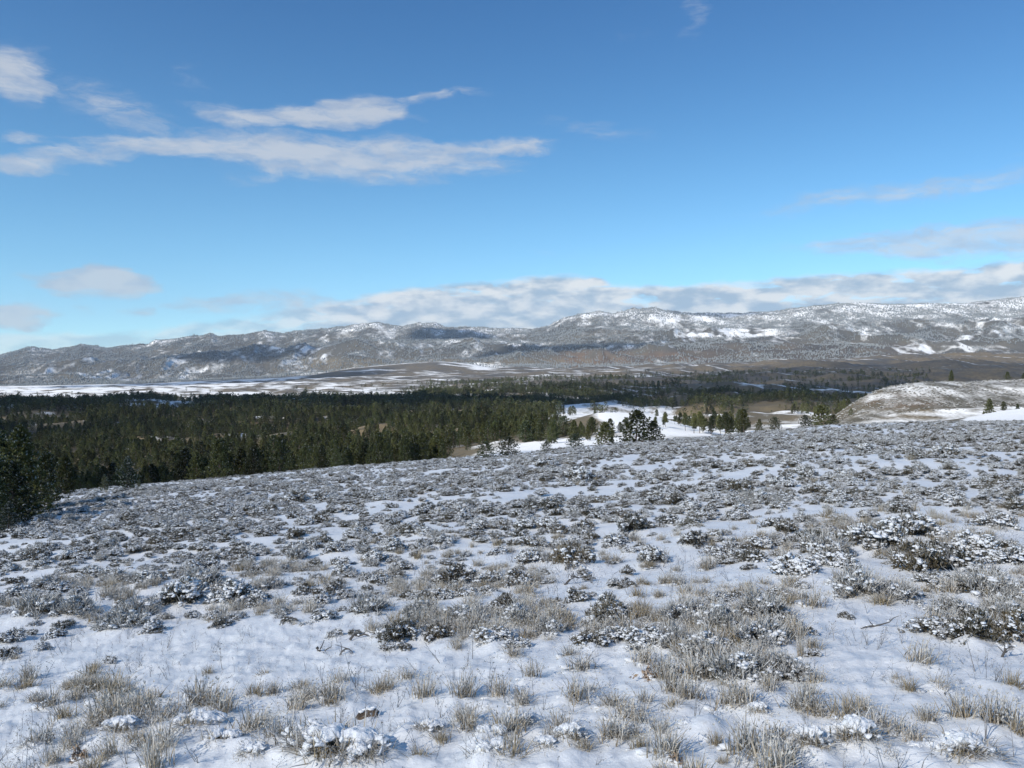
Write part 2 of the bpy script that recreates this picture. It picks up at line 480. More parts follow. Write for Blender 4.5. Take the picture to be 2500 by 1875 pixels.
# ------------------------------------------------------------------ terrain sheets
def grid_mesh(name, tv, yv, mat, post=None, attrf=None):
    TT, YY = np.meshgrid(tv, yv)
    X = TT * YY
    Z = ground(X, YY)
    if post is not None:
        Z = Z + post(X, YY, Z)
    V = np.stack([X.ravel(), YY.ravel(), Z.ravel()], 1)
    nt, ny = len(tv), len(yv)
    i = np.arange(ny - 1)[:, None] * nt + np.arange(nt - 1)[None, :]
    Fq = np.stack([i, i + 1, i + nt + 1, i + nt], -1).reshape(-1, 4)
    px, py = screen(X.ravel(), YY.ravel(), Z.ravel())
    gx = np.gradient(Z, tv, axis=1) / YY
    gy = np.gradient(Z, yv, axis=0) - TT * gx
    attrs = attrf(X.ravel(), YY.ravel(), Z.ravel(), px, py, gx.ravel(), gy.ravel()) if attrf else None
    return mk_mesh(name, V, Fq, [mat], None, True, attrs)
def tcols(n, edge=0.74, far=1.5, nfar=24):
    a = np.linspace(-edge, edge, n)
    b_ = edge + (far - edge) * (np.linspace(0, 1, nfar + 1)[1:] ** 1.5)
    return np.concatenate([-b_[::-1], a, b_])
def bell(x, c, w):
    return np.exp(-((x - c) / w) ** 2)
def box(px, py, x0, x1, y0, y1, sx=25, sy=4):
    return sstep(x0 - sx, x0 + sx, px) * (1 - sstep(x1 - sx, x1 + sx, px)) * sstep(y0 - sy, y0 + sy, py) * (1 - sstep(y1 - sy, y1 + sy, py))

# ---- mounds: plants of the near slope lift the snow; placement is decided first
PLANTS = []      # (kind, x, y, z, width, extra)
def ground1(x, y):
    return float(ground(np.array([x]), np.array([y]))[0])

# hero sagebrush: base point and width in the photograph
HERO_SAGE = [
    (862, 1386, 120, 'd'), (945, 1384, 95, 'd'), (1062, 1392, 115, 'm'), (1275, 1403, 105, 'd'), (1390, 1402, 120, 'm'), (1325, 1388, 90, 'm'),
    (1455, 1400, 120, 'p'), (1590, 1470, 165, 'p'), (1705, 1468, 120, 'p'), (1520, 1425, 150, 'p'), (1640, 1400, 150, 'p'), (1560, 1365, 150, 'p'), (1480, 1350, 130, 'p'), (1650, 1340, 140, 'p'),
    (395, 1306, 135, 'm'), (505, 1302, 125, 'm'), (655, 1290, 75, 'd'), (695, 1292, 65, 'd'), (585, 1280, 90, 'p'), (300, 1330, 110, 'p'), (440, 1270, 120, 'p'),
    (1240, 1226, 120, 'd'), (985, 1266, 110, 'd'), (1060, 1262, 80, 'm'), (1245, 1302, 75, 'd'), (905, 1340, 110, 'p'), (800, 1330, 110, 'p'), (1010, 1345, 120, 'p'), (1120, 1350, 110, 'p'), (1190, 1375, 90, 'p'),
    (1720, 1250, 140, 'm'), (1805, 1232, 120, 'm'), (1990, 1240, 165, 'd'), (1890, 1190, 165, 'm'), (1965, 1165, 150, 'm'), (2055, 1235, 130, 'd'), (1780, 1205, 120, 'p'), (1850, 1290, 150, 'p'), (1940, 1300, 130, 'p'), (2110, 1200, 130, 'm'), (2180, 1230, 120, 'm'), (2120, 1290, 160, 'p'), (2200, 1300, 130, 'p'),
    (2030, 1375, 140, 'm'), (2105, 1385, 150, 'd'), (2190, 1388, 150, 'd'), (2075, 1345, 140, 'p'), (2170, 1340, 140, 'p'), (1830, 1340, 50, 'd'),
    (270, 1362, 130, 'p'), (330, 1368, 70, 'm'), (22, 1386, 75, 'm'), (90, 1408, 55, 'm'), (160, 1330, 120, 'p'), (80, 1335, 120, 'p'), (120, 1380, 60, 'm'), (700, 1345, 80, 'm'), (625, 1352, 60, 'd'), (500, 1350, 80, 'p'),
    (637, 1088, 75, 'd'), (692, 1084, 55, 'd'), (1190, 1098, 65, 'd'), (1948, 1112, 60, 'd'), (2195, 1105, 80, 'd'), (1250, 1040, 80, 'm'), (1560, 1205, 90, 'm'), (1460, 1090, 60, 'd'), (1180, 1010, 60, 'm'), (1640, 1185, 70, 'm'), (1370, 1150, 110, 'd'), (1590, 1120, 60, 'm'),
    (1330, 1180, 80, 'm'), (1150, 1180, 80, 'm'), (1500, 1180, 80, 'd'), (1410, 1215, 90, 'm'), (1600, 1065, 70, 'd'), (1740, 1030, 60, 'm'), (1960, 980, 60, 'm'), (2040, 985, 70, 'm'), (1870, 975, 50, 'm'), (1690, 1055, 70, 'm'), (2150, 1150, 110, 'm'), (2050, 1090, 70, 'm'),
]
sage = []      # (x, y, z, width, tone, hero)
for px, py, w, tone in HERO_SAGE:
    x, y, z = hit(px, py)
    sage.append((x, y, z, 0.86 * w / F * y, tone, True))
def open_snow(px, py):
    """share of open snow (0..1) at a place of the near slope"""
    o = np.zeros_like(px)
    o = np.maximum(o, box(px, py, -400, 730, 1375, 1480, 60, 14))
    o = np.maximum(o, box(px, py, -400, 180, 1395, 1700, 60, 14))
    o = np.maximum(o, box(px, py, 700, 1470, 1408, 1700, 40, 8))
    o = np.maximum(o, box(px, py, 1400, 2700, 1482, 1800, 40, 8))
    o = np.maximum(o, box(px, py, 1745, 2000, 1310, 1800, 30, 12))
    o = np.maximum(o, box(px, py, 1990, 2700, 1400, 1800, 30, 10))
    o = np.maximum(o, box(px, py, 1530, 1700, 1232, 1275, 40, 14) * 0.9)
    o = np.maximum(o, box(px, py, -400, 900, 1455, 1800, 60, 14))
    o = np.maximum(o, box(px, py, 620, 860, 1310, 1380, 40, 14) * 0.4)
    return np.clip(o, 0, 1)
N = 92000
yy = np.sqrt(rng.uniform(4.6 ** 2, 98.0 ** 2, N))
tt = rng.uniform(-0.74, 0.74, N)
xx = tt * yy
zz = ground(xx, yy)
px, py = screen(xx, yy, zz)
patch = fbm(xx / 3.0, yy / 3.0, 3, 61) + 0.45 * fbm(xx / 16.0, yy / 10.0, 2, 62)
patch = np.where(yy > 40, patch * 0.9, patch)
prob = np.clip(0.62 + 0.60 * patch, 0.08, 1.0) * (1 - open_snow(px, py) * 0.985)
prob *= 1 - 0.75 * sstep(55, 92, yy) * (tt < 0.25)
prob *= (1 - 0.35 * sstep(26, 50, yy)) * (1 - 0.55 * sstep(48, 72, yy))
prob *= np.where(yy < 9, 0.62, np.where(yy < 14, 0.8, 1))
keep = rng.uniform(0, 1, N) < prob
HX_, HY_, HW_ = (np.array([h[q] for h in sage]) for q in (0, 1, 3))
for x, y, z, k in zip(xx[keep], yy[keep], zz[keep], rng.uniform(0, 1, keep.sum())):
    w = 0.115 + 0.125 * k + 0.24 * k ** 6
    if y < 40 and (np.maximum(np.abs(HX_ - x), np.abs(HY_ - y)) < 0.375 * (HW_ + w)).any():
        continue
    sage.append((x, y, z, w, 'dddmmmmmmp'[int(rng.integers(0, 10))], False))

# bunch grass tufts: base point, width and height in the photograph, how much snow lies on it (0 pale standing, 1 draped)
HERO_TUFT = [
    (735, 1640, 190, 100, 'drape'), (800, 1645, 120, 70, 'drape'), (660, 1625, 130, 90, 'drape'), (600, 1605, 120, 80, 'pale'), (540, 1585, 120, 70, 'pale'),
    (240, 1560, 130, 95, 'pale'), (300, 1555, 130, 95, 'pale'), (430, 1530, 130, 80, 'pale'), (480, 1545, 110, 70, 'pale'), (360, 1560, 120, 60, 'pale'), (265, 1590, 110, 60, 'drape'), (420, 1580, 120, 60, 'drape'),
    (1755, 1622, 100, 80, 'drape'), (1850, 1612, 130, 90, 'drape'), (2085, 1640, 160, 80, 'drape'), (2130, 1648, 80, 55, 'drape'), (1830, 1555, 110, 80, 'tan'), (1770, 1550, 80, 60, 'pale'), (1740, 1540, 90, 95, 'pale'), (2080, 1555, 110, 90, 'pale'), (2150, 1570, 130, 100, 'pale'), (2200, 1590, 110, 90, 'pale'), (2000, 1560, 90, 60, 'pale'),
    (1545, 1612, 55, 45, 'tan'), (1455, 1535, 70, 40, 'tan'), (1235, 1610, 90, 70, 'drape'), (1265, 1625, 60, 40, 'tan'), (1380, 1620, 60, 50, 'tan'), (1210, 1580, 90, 60, 'pale'), (1330, 1600, 80, 50, 'pale'), (1060, 1640, 100, 60, 'drape'), (930, 1590, 90, 50, 'drape'), (955, 1605, 60, 40, 'tan'), (905, 1640, 70, 35, 'tan'), (1130, 1575, 80, 50, 'drape'), (1010, 1580, 90, 60, 'pale'), (1000, 1560, 70, 50, 'pale'), (880, 1590, 60, 40, 'drape'),
    (820, 1497, 90, 30, 'tan'), (735, 1480, 70, 45, 'pale'), (450, 1458, 40, 28, 'tan'), (1080, 1505, 80, 60, 'pale'), (1150, 1470, 70, 60, 'pale'), (1260, 1450, 110, 50, 'pale'), (1730, 1420, 30, 70, 'pale'), (1940, 1475, 60, 25, 'tan'), (1640, 1550, 60, 50, 'drape'), (1660, 1500, 70, 60, 'pale'), (880, 1470, 60, 40, 'pale'), (1110, 1420, 70, 40, 'pale'), (1230, 1420, 60, 40, 'pale'),
    (70, 1620, 60, 30, 'drape'), (60, 1470, 60, 60, 'pale'), (150, 1490, 50, 25, 'tan'), (590, 1500, 60, 40, 'pale'), (640, 1540, 90, 60, 'pale'), (1450, 1620, 60, 40, 'pale'), (1920, 1640, 80, 40, 'pale'), (1560, 1655, 40, 30, 'tan'), (1980, 1610, 80, 50, 'pale'), (1500, 1580, 80, 30, 'drape'), (1180, 1625, 80, 50, 'drape'), (1060, 1600, 80, 50, 'drape'), (550, 1640, 90, 50, 'drape'), (480, 1610, 90, 50, 'drape'), (350, 1630, 70, 40, 'pale'), (180, 1640, 60, 30, 'pale'),
]
tufts = []
for px_, py_, w, h, kd in HERO_TUFT:
    x, y, z = hit(px_, py_)
    tufts.append((x, y, z, w / F * y, h / F * y, kd, True))
# frosted standing grass among the sage
zones = [(830, 1260, 1240, 1390, 0.9), (1270, 1760, 1260, 1470, 1.0), (150, 700, 1215, 1340, 0.8), (1760, 2130, 1120, 1215, 0.9), (1500, 1800, 1030, 1100, 0.6), (1950, 2300, 1230, 1370, 0.8), (-200, 2400, 1000, 1240, 0.14), (-200, 2400, 1470, 1700, 0.36), (1780, 2000, 1260, 1330, 0.8)]
N = 22000
yy = np.sqrt(rng.uniform(3.2 ** 2, 80.0 ** 2, N))
yy[:7000] = np.sqrt(rng.uniform(3.2 ** 2, 14.0 ** 2, 7000))
xx = rng.uniform(-0.72, 0.72, N) * yy
zz = ground(xx, yy)
px, py = screen(xx, yy, zz)
pr = np.full(N, 0.05)
for x0, x1, y0, y1, p in zones:
    pr = np.maximum(pr, p * box(px, py, x0, x1, y0, y1, 40, 12))
pr *= np.clip(0.6 + 0.9 * fbm(xx / 2.2, yy / 2.2, 3, 71), 0.05, 1.2)
pr *= 1 - 0.8 * open_snow(px, py) * (py < 1480)
keep = rng.uniform(0, 1, N) < pr * np.where(yy < 14, 0.55, 0.42)
for x, y, z, k in zip(xx[keep], yy[keep], zz[keep], rng.uniform(0, 1, keep.sum())):
    w = 0.14 + 0.22 * k
    tufts.append((x, y, z, w, w * (0.42 + 0.38 * ((k * 7.3) % 1)), 'pale' if k * 13 % 1 < 0.8 else 'tan', False))

near_m = [(s[0], s[1], s[3] * 0.55, 0.045 * s[3] / 0.4) for s in sage if s[1] < 16] + [(s[0], s[1], s[3] * 0.7, 0.05 if s[5] == 'drape' else 0.018) for s in tufts if s[1] < 9]
def mounds(X, Y, Z):
    d = np.zeros_like(X)
    tv = X[0] / Y[0, 0]
    yv = Y[:, 0]
    for mx, my, r, h in near_m:
        j0, j1 = np.searchsorted(yv, (my - 2 * r, my + 2 * r))
        i0, i1 = np.searchsorted(tv, (mx / my - 2.2 * r / my, mx / my + 2.2 * r / my))
        if j1 <= j0 or i1 <= i0:
            continue
        xs_ = X[j0:j1, i0:i1] - mx; ys_ = Y[j0:j1, i0:i1] - my
        d[j0:j1, i0:i1] = np.maximum(d[j0:j1, i0:i1], h * np.exp(-(xs_ ** 2 + ys_ ** 2) / (r * r)))
    near = 1 - sstep(12, 40, Y)
    d += 0.014 * fbm(X / 0.55, Y / 0.55, 3, 101) * near
    d += 0.034 * np.clip(fbm(X / 0.24 + 3, Y / 0.19, 3, 104), -0.15, 1) * (1 - sstep(6, 14, Y))
    d += 0.05 * fbm(X / 2.1, Y / 1.6, 3, 107) * sstep(4, 12, Y)
    return d
def fg_attr(X, Y, Z, px, py, gx, gy):
    return {'thin': np.clip(0.55 + 0.4 * sstep(6, 20, Y) + 0.5 * fbm(X / 6, Y / 5, 3, 55), 0.0, 1)}
hill_me = grid_mesh('snowy_hillside', tcols(620), np.exp(np.linspace(math.log(1.6), math.log(140), 460)), M_hill, mounds, fg_attr)
link('snowy_hillside', hill_me, kind='structure')
# ground under and behind the camera
bx_, by_ = np.meshgrid(np.linspace(-70, 70, 71), np.linspace(-60, 1.6, 32))
bz = ground(bx_, by_)
i = np.arange(31)[:, None] * 71 + np.arange(70)[None, :]
link('snowy_ground', mk_mesh('snowy_ground', np.stack([bx_.ravel(), by_.ravel(), bz.ravel()], 1), np.stack([i, i + 1, i + 72, i + 71], -1).reshape(-1, 4), [M_hill], None, True, {'thin': np.full(bx_.size, 0.4)}), kind='structure')

def hills_attr(X, Y, Z, px, py, gx, gy):
    melt = gx * 0.7 + np.clip(gy, 0, 1) * 0.8
    sn = 0.60 - 1.5 * melt + 0.25 * fbm(X / 120, Y / 120, 3, 15)
    sn += 0.40 * box(px, py, 1000, 1400, 948, 1000, 30, 6) * (Y < 260)
    k1 = box(px, py, 1120, 1640, 880, 960, 20, 6) * sstep(205, 245, Y) * (1 - sstep(320, 350, Y))
    sn = sn + (0.82 - 3.2 * np.clip(gx - 0.08, 0, 1) * sstep(1365, 1325, px) - 0.75 * sstep(1350, 1250, px) * sstep(898, 914, py) - sn) * k1
    k2 = box(px, py, 1790, 2600, 815, 930, 20, 8) * (Y > 400) * (Y < 620)
    sn = np.where(k2 > 0.3, 0.35 + 0.10 * sstep(880, 838, py) + 0.07 * fbm(X / 40, Y / 30, 4, 18), sn)
    brown = box(px, py, 1480, 1930, 855, 900, 25, 6) * (Y > 800)
    sn = sn - 0.55 * brown
    strip = box(px, py, 730, 870, 895, 965, 10, 6) * (Y > 390) * (Y < 500)
    sn = sn + (0.34 + 0.30 * sstep(0.1, 0.5, fbm(X / 14 + Y / 12, Y / 60, 3, 8)) - sn) * strip
    sn += 0.35 * box(px, py, 2080, 2500, 870, 910, 15, 5) * (Y < 330)
    sn -= 0.16 * sstep(950, 1150, Y) * sstep(900, 1100, px)
    forest = box(px, py, -500, 1150, 870, 1100, 60, 12)
    sn -= 0.28 * forest
    tan = np.clip(0.4 + 0.9 * melt + 0.35 * fbm(X / 70, Y / 70, 3, 19) + 0.5 * strip + 0.05 * brown - 0.45 * k2, 0, 1)
    red = np.clip(box(px, py, 1880, 2020, 850, 880, 40, 10) * (0.6 + fbm(X / 20, Y / 20, 3, 9)), 0, 1) * 0.7 * (Y > 400) * (Y < 620)
    return {'snow': sn, 'tan': tan, 'red': red}
link('rolling_hills', grid_mesh('rolling_hills', tcols(430), np.exp(np.linspace(math.log(139.5), math.log(1705), 300)), M_hills, None, hills_attr), kind='structure')
def valley_attr(X, Y, Z, px, py, gx, gy):
    sn = 0.50 - 2.2 * gx - 3.5 * np.clip(gy, -0.05, 0.12) + 0.36 * fbm(X / 260, Y / 190, 4, 25)
    sn += 0.10 * (1 - sstep(880, 1240, px)) + 0.10 * (1 - sstep(450, 800, px)) - 0.10 * sstep(550, 750, px) * sstep(1250, 1050, px) * sstep(1900, 2200, Y) - 0.26 * sstep(1000, 1250, px) * sstep(2600, 2100, Y) - 0.14 * sstep(1150, 1500, px)
    sn -= 0.08 * sstep(1700, 2000, px)
    sn += 0.22 * np.clip(ridged(X / 420 + 0.4 * Y / 300, Y / 210, 3, 29) - 1.05, 0, 1) * sstep(1200, 1500, px)
    tan = np.clip(0.35 + 2.5 * gx + 0.4 * fbm(X / 300, Y / 300, 3, 26) + 0.4 * sstep(1900, 2100, px), 0, 1)
    return {'snow': sn, 'tan': tan, 'red': np.zeros_like(X)}
link('valley_floor', grid_mesh('valley_floor', tcols(400), np.exp(np.linspace(math.log(1702), math.log(4310), 170)), M_valley, None, valley_attr), kind='structure')
def mount_attr(X, Y, Z, px, py, gx, gy):
    up = sstep(-60, 330, Z)
    sn = 0.20 + 0.32 * up - 0.45 * gx + 0.17 * fbm(X / 330, Y / 450, 5, 35, 0.68)
    sn += 0.25 * box(px, py, 640, 1110, 778, 812, 30, 4) * (Y < 4800)
    sn += 0.16 * sstep(6700, 7400, Y) * (0.5 + fbm(X / 220, Y / 300, 3, 34))
    brk = np.clip(0.55 + 1.1 * fbm(X / 170, Y / 260, 4, 39, 0.6), 0, 1.1)
    sn += brk * (0.5 * box(px, py, 1485, 1675, 711, 727, 25, 4) + 0.45 * box(px, py, 1905, 2110, 740, 768, 50, 8) + 0.4 * box(px, py, 2130, 2600, 744, 764, 40, 6))
    tri = (py > 719) & (py < 740) & (np.abs(px - 1866 + 6 * fbm(X / 60, Y / 60, 2, 3)) < (py - 717) * 0.7)
    sn = np.where(tri, sn + 0.32, sn)
    sn += 0.03 * box(px, py, 1400, 2300, 640, 735, 60, 8)
    sn += 0.30 * np.clip(fbm(X / 190, Y / 330, 3, 37) - 0.3, 0, 1) * 2
    red = box(px, py, 1190, 1520, 758, 800, 60, 8) * np.clip(0.6 + 0.8 * fbm(X / 160, Y / 160, 3, 38), 0, 1)
    purp = box(px, py, 1480, 2000, 742, 785, 60, 8)
    sn = sn - 0.22 * np.clip(red + purp, 0, 1)
    tan = np.clip(0.3 + 0.6 * box(px, py, 600, 1300, 775, 812, 40, 5) + 0.3 * fbm(X / 300, Y / 300, 3, 36), 0, 1)
    return {'snow': sn, 'tan': tan, 'red': np.clip(red * 0.75 + purp * 0.2, 0, 1)}
link('mountains', grid_mesh('mountains', tcols(640, far=1.15), np.concatenate([np.exp(np.linspace(math.log(4300), math.log(8000), 250)), np.linspace(8100, 12500, 12)]), M_mount, None, mount_attr), kind='structure')

#PART2
# ------------------------------------------------------------------ plant materials
def frosted(name, dark, light, frost=(0.78, 0.80, 0.82), rough=0.8, spread=0.5, olive=None, vary=None):
    m, t, b = new_mat(name)
    rnd = t.node('ShaderNodeObjectInfo').outputs['Random']
    c = t.mix(t.attr('tint'), dark, light)
    if olive:
        c = t.mix(t.ramp(rnd, 0.0, 1.0, 0.0, spread, False), c, olive)
    if vary:
        k = t.ramp(t.math('FRACT', t.math('MULTIPLY', rnd, 37.7)), 0.0, 1.0, vary[0], vary[1], False)
        c = t.vmath('MULTIPLY', c, t.combine(k, k, k))
    c = t.mix(t.attr('frost'), c, frost)
    setc(t, b, c)
    b.inputs['Roughness'].default_value = rough
    return m
M_needles = frosted('pine_needles', (0.022, 0.034, 0.017), (0.070, 0.088, 0.034), olive=(0.118, 0.118, 0.038), spread=0.75, vary=(0.40, 1.40))
M_bark = frosted('pine_bark', (0.06, 0.045, 0.034), (0.14, 0.095, 0.065))
M_sage = frosted('sage_leaves', (0.040, 0.038, 0.024), (0.125, 0.112, 0.068), olive=(0.13, 0.095, 0.05), spread=0.6, vary=(0.6, 1.3), frost=(0.80, 0.79, 0.76))
M_twig = frosted('grey_twigs', (0.05, 0.042, 0.034), (0.13, 0.11, 0.09))
M_straw = frosted('dry_straw', (0.20, 0.145, 0.07), (0.42, 0.34, 0.20), frost=(0.76, 0.76, 0.76))
M_pale = frosted('frosted_straw', (0.21, 0.16, 0.09), (0.46, 0.37, 0.24), frost=(0.80, 0.79, 0.75), vary=(0.7, 1.15))
M_brownleaf = frosted('brown_dry_leaves', (0.16, 0.08, 0.03), (0.36, 0.22, 0.09))
M_snowcap, t, b = new_mat('snow_cap')
pos = t.node('ShaderNodeTexCoord').outputs['Object']
setc(t, b, t.mix(t.noise(pos, 9.0, 3), (0.83, 0.84, 0.84), (0.90, 0.90, 0.885)))
bump(t, b, t.noise(pos, 22.0, 4, 0.6), 0.4, 0.04)
b.inputs['Roughness'].default_value = 0.6
M_rock, t, b = new_mat('brown_stone')
pos = t.node('ShaderNodeTexCoord').outputs['Object']
nn = t.noise(pos, 7.0, 6, 0.65)
setc(t, b, t.mix(t.ramp(nn, 0.3, 0.7), (0.05, 0.038, 0.028), (0.16, 0.115, 0.075)))
bump(t, b, nn, 0.8, 0.05)

# ------------------------------------------------------------------ shape builder
bm_ = bmesh.new(); bmesh.ops.create_icosphere(bm_, subdivisions=1, radius=1)
ICO1V = np.array([v.co for v in bm_.verts]); ICO1F = np.array([[v.index for v in f.verts] for f in bm_.faces]); bm_.free()
bm_ = bmesh.new(); bmesh.ops.create_icosphere(bm_, subdivisions=2, radius=1)
ICO2V = np.array([v.co for v in bm_.verts]); ICO2F = np.array([[v.index for v in f.verts] for f in bm_.faces]); bm_.free()
class Bld:
    def __init__(self):
        self.V = []; self.F = []; self.T = []; self.R = []; self.n = 0
    def add(self, V, Fc, tint=0.5, frost=0.0):
        V = np.asarray(V, float).reshape(-1, 3)
        self.V.append(V); self.F.append(np.asarray(Fc) + self.n)
        self.T.append(np.broadcast_to(np.asarray(tint, float), (len(V),)))
        self.R.append(np.broadcast_to(np.asarray(frost, float), (len(V),)))
        self.n += len(V)
    def tube(self, pts, radii, sides=5, tint=0.5, frost=0.0):
        pts = np.asarray(pts, float)
        a = np.linspace(0, 2 * math.pi, sides, endpoint=False)
        rings = []
        for i, p in enumerate(pts):
            d = pts[min(i + 1, len(pts) - 1)] - pts[max(i - 1, 0)]
            d = d / (np.linalg.norm(d) + 1e-9)
            u = np.cross(d, (0.31, 0.95, 0.05)); u /= np.linalg.norm(u) + 1e-9
            v = np.cross(d, u)
            rings.append(p + radii[i] * (np.cos(a)[:, None] * u + np.sin(a)[:, None] * v))
        V = np.concatenate(rings)
        Fc = []
        for i in range(len(pts) - 1):
            for j in range(sides):
                k = (j + 1) % sides
                Fc += [[i * sides + j, i * sides + k, (i + 1) * sides + k], [i * sides + j, (i + 1) * sides + k, (i + 1) * sides + j]]
        self.add(V, Fc, tint, frost)
    def blade(self, pts, w, side, tint, frost):
        """flat tapering strip along pts"""
        pts = np.asarray(pts, float); n = len(pts)
        side = np.asarray(side, float)
        ws = w * (1 - np.linspace(0, 1, n) ** 2 * 0.85)
        V = np.concatenate([pts - side * ws[:, None], pts + side * ws[:, None]])
        Fc = []
        for i in range(n - 1):
            Fc += [[i, i + 1, n + i + 1], [i, n + i + 1, n + i]]
        self.add(V, Fc, tint, np.concatenate([frost, frost]) if hasattr(frost, '__len__') else frost)
    def spikes(self, c, dirs, ln, w, tint, frost):
        """needle or leaf triangles from c along dirs (arrays)"""
        n = len(dirs)
        up = np.random.default_rng(n + self.n).normal(size=(n, 3))
        sd_ = np.cross(dirs, up); sd_ /= np.linalg.norm(sd_, axis=1, keepdims=True) + 1e-9
        c = np.broadcast_to(c, (n, 3))
        ln = np.broadcast_to(ln, (n,))[:, None]
        mid = c + dirs * ln * 0.45
        V = np.stack([c, mid - sd_ * w, c + dirs * ln, mid + sd_ * w], 1).reshape(-1, 3)
        i = np.arange(n)[:, None] * 4
        Fc = np.concatenate([i + [0, 1, 2], i + [0, 2, 3]])
        self.add(V, Fc, np.repeat(np.broadcast_to(tint, (n,)), 4), np.repeat(np.broadcast_to(frost, (n,)), 4))
    def blob(self, c, r, rg, fine=False, tint=0.5, frost=1.0):
        V0, F0 = (ICO2V, ICO2F) if fine else (ICO1V, ICO1F)
        k = rg.uniform(0, 6.28, 6)
        lump = 1 + 0.16 * np.sin(3 * V0[:, 0] + k[0]) + 0.14 * np.sin(4 * V0[:, 1] + k[1]) + 0.10 * np.sin(5 * V0[:, 2] + k[2])
        self.add(c + V0 * lump[:, None] * np.asarray(r), F0, tint, frost)
    def mesh(self, name, mat, smooth=False):
        return mk_mesh(name, np.concatenate(self.V), np.concatenate(self.F), [mat], None, smooth, {'tint': np.concatenate(self.T), 'frost': np.concatenate(self.R)})
def merged(name, parts):
    """one mesh out of several builders, a material slot for each"""
    V = []; Fc = []; mi = []; Tn = []; Fr = []; n = 0
    for k, (bd, mat) in enumerate(parts):
        v = np.concatenate(bd.V); f = np.concatenate(bd.F)
        V.append(v); Fc.append(f + n); mi.append(np.full(len(f), k)); n += len(v)
        Tn.append(np.concatenate(bd.T)); Fr.append(np.concatenate(bd.R))
    return mk_mesh(name, np.concatenate(V), np.concatenate(Fc), [p[1] for p in parts], np.concatenate(mi), False, {'tint': np.concatenate(Tn), 'frost': np.concatenate(Fr)})
def unit(v):
    return v / (np.linalg.norm(v, axis=-1, keepdims=True) + 1e-9)

# ------------------------------------------------------------------ pines (height 1, scaled when placed)
def pine(seed, limbs, clumps, needles, nlen, nw, width=0.24, bare=0.12, frost=0.15, round_top=0.75, sides=7):
    rg = np.random.default_rng(seed)
    tr = Bld(); cr = Bld()
    bend = rg.normal(0, 0.012, 2)
    hs_ = np.linspace(0, 0.985, 9)
    axis = np.stack([bend[0] * np.sin(hs_ * 3), bend[1] * np.sin(hs_ * 2.4), hs_], 1)
    tr.tube(axis, 0.0175 * (1 - hs_) ** 0.8 + 0.0022, sides, np.linspace(0.2, 0.8, 9).repeat(sides), 0.03)
    lob = rg.uniform(0, 6.28, 3)
    for i in range(limbs):
        f = (i + rg.uniform(0, 1)) / limbs
        h = bare + (0.985 - bare) * f
        az_ = i * 2.39996 + rg.normal(0, 0.35)
        prof = min(1.0, 0.55 + 1.8 * f) * (1 - f) ** round_top + 0.03
        prof *= 1 + 0.22 * math.sin(az_ * 2 + lob[0] + h * 9) + rg.normal(0, 0.16)
        L = max(0.03, width * prof * 1.12)
        rise = -0.10 + 0.75 * f + rg.normal(0, 0.10)
        o = np.array([bend[0] * math.sin(h * 3), bend[1] * math.sin(h * 2.4), h])
        d = np.array([math.cos(az_), math.sin(az_), 0])
        e = o + d * L + np.array([0, 0, rise * L])
        m_ = o + d * L * 0.55 + np.array([0, 0, rise * L * 0.35 - 0.06 * L])
        tr.tube([o, m_, e], [0.0055 * (1.1 - f), 0.0036 * (1.1 - f), 0.0012], 3, 0.3, 0.06)
        tint_l = np.clip(rg.normal(0.45, 0.22), 0, 1)
        for k in range(clumps):
            u = 0.30 + 0.72 * (k + rg.uniform(0, 1)) / clumps
            p = (o + (m_ - o) * u / 0.55) if u < 0.55 else (m_ + (e - m_) * (u - 0.55) / 0.45)
            lat = np.array([-d[1], d[0], 0]) * rg.normal(0, 0.30) * L * (0.35 + 0.6 * (1 - abs(u - 0.6)))
            p = p + lat + np.array([0, 0, rg.normal(0.01, 0.012)])
            dirs = rg.normal(size=(needles, 3)) * 0.8 + d * 0.55 + np.array([0, 0, 0.55])
            dirs = unit(dirs)
            fr = np.where((dirs[:, 2] > 0.25) & (rg.uniform(size=needles) < frost * 4), rg.uniform(0.15, 0.6, needles), 0.0)
            cr.spikes(p, dirs, nlen * rg.uniform(0.7, 1.2, needles), nw, np.clip(tint_l + rg.normal(0, 0.16, needles), 0, 1), fr)
    return tr, cr
def proto_coll(name, meshes):
    c = bpy.data.collections.new(name)
    for i, me in enumerate(meshes):
        c.objects.link(bpy.data.objects.new('%s_%02d' % (name, i), me))
    return c
PINE_HI = [pine(100 + i, lb, 8, 18, 0.040, 0.0078, wd, br, fr, rt) for i, (lb, wd, br, fr, rt) in enumerate([
    (84, 0.31, 0.06, 0.02, 0.80), (78, 0.38, 0.04, 0.03, 0.72), (84, 0.26, 0.10, 0.02, 0.90), (70, 0.33, 0.14, 0.02, 0.78), (80, 0.44, 0.02, 0.05, 0.62), (60, 0.25, 0.34, 0.02, 0.52), (80, 0.33, 0.03, 0.04, 0.95), (64, 0.36, 0.08, 0.10, 0.85)])]
PINE_HI_M = [(a.mesh('trunk', M_bark, True), b_.mesh('crown', M_needles)) for a, b_ in PINE_HI]
PINE_MID = [pine(200 + i, 46, 5, 8, 0.058, 0.0085, wd, br, fr, rt, 5) for i, (wd, br, fr, rt) in enumerate([(0.27, 0.12, 0.01, 0.85), (0.31, 0.08, 0.01, 0.78), (0.24, 0.16, 0.006, 0.90), (0.29, 0.22, 0.006, 0.70), (0.23, 0.10, 0.01, 1.0)])]
PINE_MID_M = [(a.mesh('trunk', M_bark, True), b_.mesh('crown', M_needles)) for a, b_ in PINE_MID]
C_MID = proto_coll('pine_mid', [merged('pine_mid', [(a, M_bark), (b_, M_needles)]) for a, b_ in PINE_MID])
